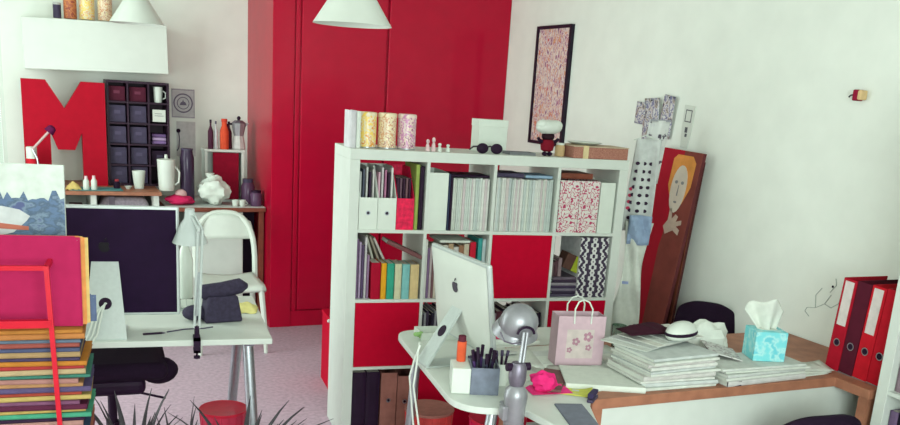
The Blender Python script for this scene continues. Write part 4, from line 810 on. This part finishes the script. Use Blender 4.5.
# ------------------------------------------------------------------ right wooden table
TA = math.radians(6.2)
e = thing('table', 'oak edged table with white front panel along the right wall', 'table', (.605, -1.517, 0), TA)
MB().prism([(0, 0), (1.19, 0), (1.19, -.175), (1.56, -.175), (1.56, .70), (0, .70)], .69, .73, 'xy').build('table_top', wood, e, bev=.003)
MB().box(1.2, 1.245, -.165, -.12, 0, .69).build('leg', wood, e)
for x in (0, 1.5):
    for y in (.005, .65): MB().box(x, x+.05, y, y+.05, 0, .69).build('leg', wood, e, bev=.003)
MB().box(.05, 1.5, .012, .03, .12, .69).build('front_panel', white_lam, e)
MB().box(.05, 1.5, .655, .67, .55, .69).build('rear_rail', wood, e)
TZ2 = .7305
def tl(x, y, z=TZ2): v = Vector((x, y, 0)); v.rotate(Matrix.Rotation(TA, 3, 'Z')); return (v.x+.605, v.y-1.517, z)
rnd = random.Random(3); z = TZ2
for i in range(10):
    h = [.012, .016, .009, .02, .012, .010, .014, .012, .011, .012][i]; w = .34 if i < 5 else .32
    l = tl(.42+rnd.uniform(-.012, .012), .15+rnd.uniform(-.01, .012), z)
    flat_book('magazine', 'white magazine, %s from the bottom of the stack under the mouse' % ORD[i], 'magazine', l, w, .25, h-.0006, G(*[(214, 218, 208), (200, 206, 202), (220, 222, 214), (206, 204, 198)][i % 4]), TA+math.radians(rnd.uniform(-5, 5)), 'magazines in the tall stack'); z += h
ST = z
for i in range(6):
    l = tl(.325+i*.045, .24+.01*i, ST+.0005+i*.0042); q = flat_book('brochure', 'thin white fanned brochure, %s from the left on the magazine stack' % ORD[i], 'brochure', l, .15, .21, .004, G(*[(210, 214, 206), (196, 200, 196), (216, 216, 206)][i % 3]), TA+math.radians(24-4*i), 'fanned brochures on the stack')
z = TZ2
for i in range(5):
    h = [.022, .012, .014, .01, .011][i]
    flat_book('magazine', ['dark spined magazine at the bottom of the lower stack', 'white magazine second from the bottom in the lower stack', 'grey magazine in the middle of the lower stack', 'white magazine below the top of the lower stack', 'pale magazine on top of the lower stack'][i], 'magazine', tl(.815+rnd.uniform(-.01, .02), .108, z), .42, .2, h-.0006, [G(206, 204, 200), paper, paper_g, paper, G(210, 214, 206)][i], TA+math.radians(rnd.uniform(-3, 3))); z += h
e = thing('spine_label', 'black square label card leaning on the lower magazine stack', 'card', tl(.655, .003), TA); MB().box(-.035, .035, 0, .003, 0, .02).build('card', black_m, e); MB().box(-.03, .03, -.0006, 0, .004, .006).build('print', dkbox, e)
for i in range(3): sheet('loose white sheet by the binders, %s from the bottom' % ORD[i], *tl(1.12+.03*i, .10+.015*i, TZ2+.004*i), .15, .12, 10-9*i, paper, group='loose sheets on the table end', curl=.012)
q = thing('brochure', 'grey printed brochure lying against the tissue box', 'brochure', tl(.74, .20, .815), TA+math.radians(-28), ry=math.radians(12)); MB().box(-.07, .07, -.09, .09, 0, .004).build('cover', ramp_mat('brochure print', [(0, (196, 196, 192)), (.5, (150, 140, 140)), (.58, (206, 206, 200))], 30), q); MB().box(-.068, .068, -.088, .088, .001, .0032).build('pages', paper, q)
# mouse + dark glove on stack
e = thing('computer_mouse', 'white computer mouse with a black stripe on the stack', 'mouse', tl(.515, .19, ST+.0265), TA+math.radians(20))
MB().ball((0, 0, 0), .088, .05, .046, 24, 12).build('shell', white_gloss, e, smooth=True); b = MB().ball((0, 0, 0), .0915, .0535, .019, 32, 10); b.build('stripe', black_m, e, smooth=True)
for ch in e.children: ch.location = (0, 0, .022)
for ch in e.children:
    for v in ch.data.vertices: v.co.z = max(-.0215, v.co.z)
MB().ball((.045, 0, .052), .010, .004, .008, 12, 8).build('scroll_wheel', dkbox, e, smooth=True)
e = thing('dark_cloth', 'dark maroon cloth lying behind the computer mouse', 'cloth', tl(.42, .29, ST+.027), TA)
MB().grid(lambda u, v: ((u-.5)*.22, (v-.5)*.11, .006+.028*(math.sin(u*PI)*math.sin(v*PI))**.7*(1+.3*math.sin(u*14+v*8))), 16, 10).build('fabric', G(54, 20, 34), e, solid=.003, smooth=True)
# tissue box
tb = ramp_mat('turquoise print', [(0, (92, 200, 206)), (.46, (120, 208, 212)), (.56, (170, 220, 218)), (.63, (104, 196, 206))], 22, rough=.5, interp='LINEAR')
e = thing('tissue_box', 'turquoise tissue box with a white tissue pulled up', 'tissue box', tl(.892, .120, TZ2+.0695), TA-math.radians(20))
MB().box(-.066, .066, -.06, .06, 0, .122).build('box', tb, e, bev=.003); MB().lathe([(.042, .1222), (.042, .1235)], 24, sx=1, sy=.6).build('opening', white_pl, e)
def tis(u, v): a = (u-.5)*2; return (a*(.035+.042*v)-.02*v, .012*math.sin(u*9)+.028*(v)*math.sin(u*5+1), .115+.135*v*(1-.35*abs(a-.1)**1.4)+.01*math.sin(u*11))
MB().grid(tis, 18, 10).build('tissue', paper, e, solid=.0015, smooth=True)
e = thing('tissue_wad', 'crumpled white tissue lying left of the tissue box', 'tissue', tl(.80, .36)); crumple(.095, .06, .17, 55, .13).build('wad', paper, e, smooth=True); MB().ball((.05, -.02, .06), .04, .035, .035).build('fold', paper, e, smooth=True)
# binders standing at the wall
bt = [(.205, 'red ring binder with a white label, furthest from the shelf', (172, 18, 40), True), (.132, 'dark brown ring binder among red binders', (84, 22, 40), False), (.058, 'red ring binder with a tall white label, third in row', (196, 24, 40), True), (-.015, 'red ring binder nearest the white shelf', (192, 22, 40), False)]
for k, (yy, lb, c, lab) in enumerate(bt):
    e = thing('ring_binder', lb, 'binder', tl(1.265, yy-.072, TZ2), TA-PI/2, rx=0)
    m = G(*c); e.rotation_euler = (0, math.radians(3), TA-PI/2)
    # local x along spine thickness, local y away from the spine, spine at y=0
    MB().box(0, .07, 0, .004, 0, .40).build('spine', m, e, bev=.002); MB().box(0, .004, .004, .25, 0, .40).box(.066, .07, .004, .25, 0, .40).build('cover', m, e); MB().box(.006, .06, .012, .205, .004, .38).build('pages', paper, e)
    MB().lathe([(.013, -.001), (.013, .0005)], 18).build('ring_hole', black_m, e, loc=(.035, -.001, .125), rot=(PI/2, 0, 0)); rg = MB(); ring(rg, (.035, .125), .017, .013, -.0018, 20); rg.build('hole_ring', steel, e)
    if lab: MB().box(.012, .058, -.0012, 0, .2, .39).build('label', G(216, 206, 200), e)
    MB().box(.0, .07, -.0006, .012, .0, .006).build('metal_edge', steel, e)
# black chair behind table
e = office_chair('black swivel chair tucked behind the wooden table', (1.775, -.42, 0), math.radians(-38), zs=.38, back=True, arms=False, bh=.30, rb=.23, bw=.34)
# black chair in front of the table, lower right
e = office_chair('black chair with armrests at the lower right corner', (1.46, -1.99, 0), math.radians(2), zs=.40, back=True, arms=True, bh=.215)

# ------------------------------------------------------------------ second white bookcase, right edge
SB = RM(1.45, -4.085, 0)
cube_case('cube_bookcase', 'white cube bookcase cut off by the right picture edge', SB, PHI-PI/2, [], cols=2, rows=5)
def s2(x, y, z): v = Vector((x, y, 0)); v.rotate(Matrix.Rotation(PHI-PI/2, 3, 'Z')); return (SB.x+v.x, SB.y+v.y, z)
for r in range(5):
    zc = .05+r*.351
    for i in range(8):
        c = [(40, 60, 96), (52, 120, 150), (58, 40, 60), (110, 90, 120), (30, 24, 40), (70, 60, 90), (140, 120, 130), (48, 40, 66)][(i+r*3) % 8]
        b = book('book', ['dark book in the lowest cube of the right shelf', 'dark book in the second cube of the right shelf', 'dark book in the third cube of the right shelf', 'dark book in the fourth cube of the right shelf', 'dark book in the top cube of the right shelf'][r]+', %s from the far end' % ORD[i], 'book', s2(.055+i*.04, .03, zc), .037, .22, .26+.012*((i+r) % 4), G(*c), 'dark books in cube %s of the right shelf' % ['one', 'two', 'three', 'four', 'five'][r], rz=PHI-PI/2)

# ------------------------------------------------------------------ right wall pieces
def wthing(name, label, cat, b, z, off=0, ry=0):
    """local x runs along the wall towards the viewer, local y points into the wall"""
    o = thing(name, label, cat, RM(AR-off, b, z), PHI-PI/2); o.rotation_euler = (0, ry, PHI-PI/2); return o
e = wthing('picture_frame', 'tall narrow black framed picture high on the right wall', 'picture', -.715, 1.46, .03)
fwid, fh = .235, .815
MB().box(-fwid, -fwid+.022, 0, .028, 0, fh).box(fwid-.022, fwid, 0, .028, 0, fh).box(-fwid+.022, fwid-.022, 0, .028, 0, .022).box(-fwid+.022, fwid-.022, 0, .028, fh-.022, fh).build('frame', mat('frame black', (34, 24, 40), .4, .1, 20), e)
MB().box(-fwid+.02, fwid-.02, .012, .026, .02, fh-.02).build('print', ramp_mat('blot print', [(0, (140, 84, 120)), (.36, (216, 206, 198)), (.44, (204, 140, 110)), (.48, (218, 206, 198)), (.53, (160, 96, 130)), (.57, (216, 204, 198)), (.62, (190, 84, 84)), (.67, (206, 160, 110))], 15, stretch=(2.2, 1, .8), detail=2), e)
# leaning painting
L = math.atan2(.18, 1.54)
e = thing('painting', 'tall painting of a pale robed figure leaning on the wall', 'painting', RM(AR-.255, -2.27, .008), PHI-PI/2); e.rotation_euler = (-L, math.radians(1.4), PHI-PI/2)
hw, H = .205, 1.55
MB().box(-hw, hw, 0, .022, 0, H).build('canvas', mat('maroon canvas', (92, 40, 42), .6, .2, 12), e, bev=.002)
MB().box(-hw, .06, -.001, 0, 0, H).build('red_field', mat('red field', (172, 22, 44), .6, .1, 8), e)
MB().prism([(.045, 0), (hw, 0), (hw, H), (.05, H), (.04, 1.2), (.01, 1.0)], -.0018, -.0002, 'xz').build('robe', mat('brown robe', (128, 66, 58), .6, .15, 10), e)
def ell(cx, cz, rx, rz, n=22, e0=0): return [(cx+rx*math.cos(2*PI*i/n), cz+rz*math.sin(2*PI*i/n)*(1.12 if math.sin(2*PI*i/n) < 0 else 1)) for i in range(n)]
MB().prism([(-.03, 1.35), (-.03, 1.5), (.0, 1.525), (.13, 1.525), (.165, 1.49), (.165, 1.36), (.12, 1.26), (.02, 1.26)], -.0026, -.0016, 'xz').build('hair', mat('orange hair', (222, 150, 76), .6, .15, 14), e)
MB().prism(ell(.065, 1.345, .066, .125), -.0036, -.0025, 'xz').build('face', mat('pale face', (216, 206, 190), .6, .08, 14), e)
f_ = MB()
for s in (-1, 1): f_.prism(ell(.065+s*.026, 1.375, .013, .009, 12), -.0044, -.0037, 'xz')
f_.prism([(.06, 1.30), (.07, 1.30), (.068, 1.36), (.063, 1.36)], -.0044, -.0037, 'xz'); f_.prism(ell(.064, 1.265, .014, .006, 12), -.0044, -.0037, 'xz'); f_.build('features', G(150, 150, 150), e)
MB().prism([(.02, 1.02), (.08, 1.05), (.13, 1.03), (.135, 1.06), (.10, 1.075), (.14, 1.09), (.135, 1.115), (.09, 1.10), (.10, 1.13), (.075, 1.14), (.05, 1.11), (.035, 1.17), (.015, 1.165), (.02, 1.10), (-.01, 1.06)], -.0036, -.0025, 'xz').build('painted_hand', G(206, 186, 168), e, loc=(.02, 0, .06))
e = thing('wooden_board', 'dark brown board leaning behind the tall painting', 'board', RM(AR-.18, -2.305, .002), PHI-PI/2); e.rotation_euler = (-L*.76, 0, PHI-PI/2)
MB().box(-.17, .165, .012, .03, 0, 1.5).build('panel', G(84, 44, 42), e, bev=.002); MB().box(.145, .165, .008, .012, 0, 1.5).build('edge_strip', wood_d, e)
# hung clippings
cm = ramp_mat('clipping print', [(0, (206, 206, 204)), (.44, (120, 120, 150)), (.5, (200, 196, 196)), (.56, (150, 140, 130)), (.62, (84, 84, 110)), (.68, (214, 210, 206))], 24)
for k, (b, z, w, h, lb, tl_) in enumerate(((-1.80, 1.665, .10, .13, 'small grey photo clipping pinned to the right wall', 4), (-1.93, 1.56, .16, .26, 'blue grey magazine clipping pinned to the right wall', -3), (-2.06, 1.60, .12, .24, 'curled tall clipping pinned at the right of others', 7))):
    e = wthing('wall_clipping', lb, 'clipping', b, z, .006+.004*k, math.radians(tl_)); MB().grid(lambda u, v: ((u-.5)*w, -.012*u*v, v*h), 6, 6).build('sheet', cm, e, solid=.0008, smooth=True); MB().lathe([(.007, -.003), (.005, .004)], 10).build('pin', G(70, 70, 80), e, loc=(0, -.006, h*.95), rot=(PI/2, 0, 0))
e = wthing('bottle_opener', 'flat white tag with a square cut-out hanging on the wall', 'tag', -2.245, 1.555, .006, math.radians(4))
MB().prism([(-.03, 0), (.03, 0), (.042, .1), (.048, .235), (-.048, .235), (-.042, .1)], 0, .005, 'xz').build('plate', white_gloss, e, bev=.001); e.name = 'hanging_tag'
sq = MB(); sq.box(-.028, .028, -.001, 0, .205, .211).box(-.028, .028, -.001, 0, .143, .149).box(-.028, -.022, -.001, 0, .143, .211).box(.022, .028, -.001, 0, .143, .211); sq.build('square_outline', G(110, 110, 114), e); MB().box(-.012, .010, -.001, 0, .085, .115).box(-.006, .012, -.001, 0, .062, .08).build('mark', G(90, 90, 96), e)
# hanging towels and wrapping paper between bookcase and wall
e = thing('tea_towel', 'white tea towel with rows of black dots hanging beside bookcase', 'towel', (1.625, .10, 1.10), math.radians(-30))
def towel(u, v): return ((u-.5)*(.16-.03*v)+.02*v, .012*math.sin(u*9+v*3), v*.50)
MB().grid(towel, 16, 16).build('fabric', G(204, 208, 204), e, solid=.003, smooth=True)
for i in range(3):
    for j in range(9):
        u = .2+.26*i; v = .06+.085*j; p = towel(u, v); MB().prism([(p[0]+.012*math.cos(a), p[2]+.010*math.sin(a)) for a in [2*PI*k/8 for k in range(8)]], p[1]-.0045, p[1]-.0025, 'xz').build('black_dot', mat('dot print', (50, 32, 52), .8, .1, 20), e)
rd = MB(); 
for j in range(4): p = towel(.12, .25+.07*j); rd.prism([(p[0]+.012*math.cos(a), p[2]+.010*math.sin(a)) for a in [2*PI*k/8 for k in range(8)]], p[1]-.0055, p[1]-.0046, 'xz')
rd.build('red_dot', G(190, 60, 90), e); MB().tube([(-.06, .0, .49), (0, .0, .52), (.08, 0, .49)], .003, 6).build('hanging_loop', white_pl, e)
e = thing('patterned_scarf', 'narrow white scarf with black leaf print above the towel', 'scarf', (1.70, .16, 1.36), math.radians(-30))
MB().grid(lambda u, v: ((u-.5)*.11+.03*v, .014*math.sin(u*8), v*.34), 10, 10).build('fabric', ramp_mat('leaf scarf', [(0, (206, 208, 204)), (.55, (196, 198, 196)), (.6, (70, 60, 76))], 22), e, solid=.003, smooth=True); MB().box(-.02, .09, -.002, .004, .335, .345).build('hem', G(150, 150, 156), e)
e = thing('paper_bag', 'long crumpled white paper hanging at the bookcase side', 'paper', (1.585, .05, .42), math.radians(-25))
MB().grid(lambda u, v: ((u-.5)*(.13+.03*math.sin(v*7))+.03*v, .02*math.sin(u*7+v*9)+.01*math.sin(v*21), v*.74), 14, 24).build('sheet', paper, e, solid=.002, smooth=True); MB().grid(lambda u, v: ((u-.5)*.12+.03, -.02+.018*math.sin(u*8+v*4), .62+v*.16), 10, 6).build('blue_fold', G(150, 170, 196), e, solid=.002, smooth=True)
MB().box(-.03, .005, -.024, -.021, .4, .415).build('print', G(150, 164, 200), e)
e = thing('drinking_glass', 'greenish drinking glass behind the gift bag', 'glass', (1.30, -.62, .42)); e.location = (1.05, -.86, .7305)
MB().lathe([(.026, 0), (.033, .1), (.031, .1), (.024, .005), (.001, .005)], 22).build('body', glass_mat('green glass', (190, 214, 200), .3), e, smooth=True); MB().lathe([(.024, .0055), (.0275, .04)], 20).build('water', glass_mat('water tint', (170, 200, 186), .1), e)
# apple-like ornament
e = wthing('wall_ornament', 'small red and cream cube with a stalk on the wall', 'ornament', -3.43, 1.85, .045)
MB().box(-.020, .006, 0, .044, 0, .048).build('red_half', G(150, 24, 56), e, bev=.005); MB().box(.006, .026, .001, .044, .004, .046).build('cream_half', G(222, 190, 140), e, bev=.006); MB().tube([(-.018, .01, .026), (-.028, .0, .022), (-.036, 0, .014)], .0035, 6).build('stalk', G(84, 84, 84), e)
# faint drawing on the wall
e = wthing('wall_drawing', 'faint pencil scribble of twigs on the white wall', 'drawing', -3.42, .86, .0015)
pm = G(176, 186, 178)
for k, pts in enumerate(([(-.10, .02), (-.05, .03), (0, .06), (.03, .11)], [(-.05, .03), (-.06, .09), (-.03, .13)], [(0, .06), (.04, .05), (.08, .08), (.09, .14)], [(-.10, .02), (-.11, .0), (-.08, -.02)], [(.02, .12), (.05, .16), (.04, .19)])):
    MB().tube([(x, .0, z) for x, z in pts], .0018, 4).build('pencil_stroke', pm, e)
MB().lathe([(.006, -.002), (.006, .001)], 10).build('tack', black_m, e, loc=(.03, 0, .15), rot=(PI/2, 0, 0))

# low red stool behind the bookcase
e = thing('stool', 'low red stool half hidden behind the white bookcase', 'stool', (.085, .80, 0), 0)
for x in (0, .36): MB().box(x, x+.022, 0, .28, 0, .42).build('side_panel', red_door, e, bev=.003)
MB().box(-.004, .386, -.01, .29, .42, .442).build('seat', red_door, e, bev=.005); MB().box(.022, .36, .13, .148, .2, .26).build('stretcher', red_door, e)
MB().ball((-.008, .02, .432), .011, .011, .011, 12, 8).build('knob', white_gloss, e, smooth=True)
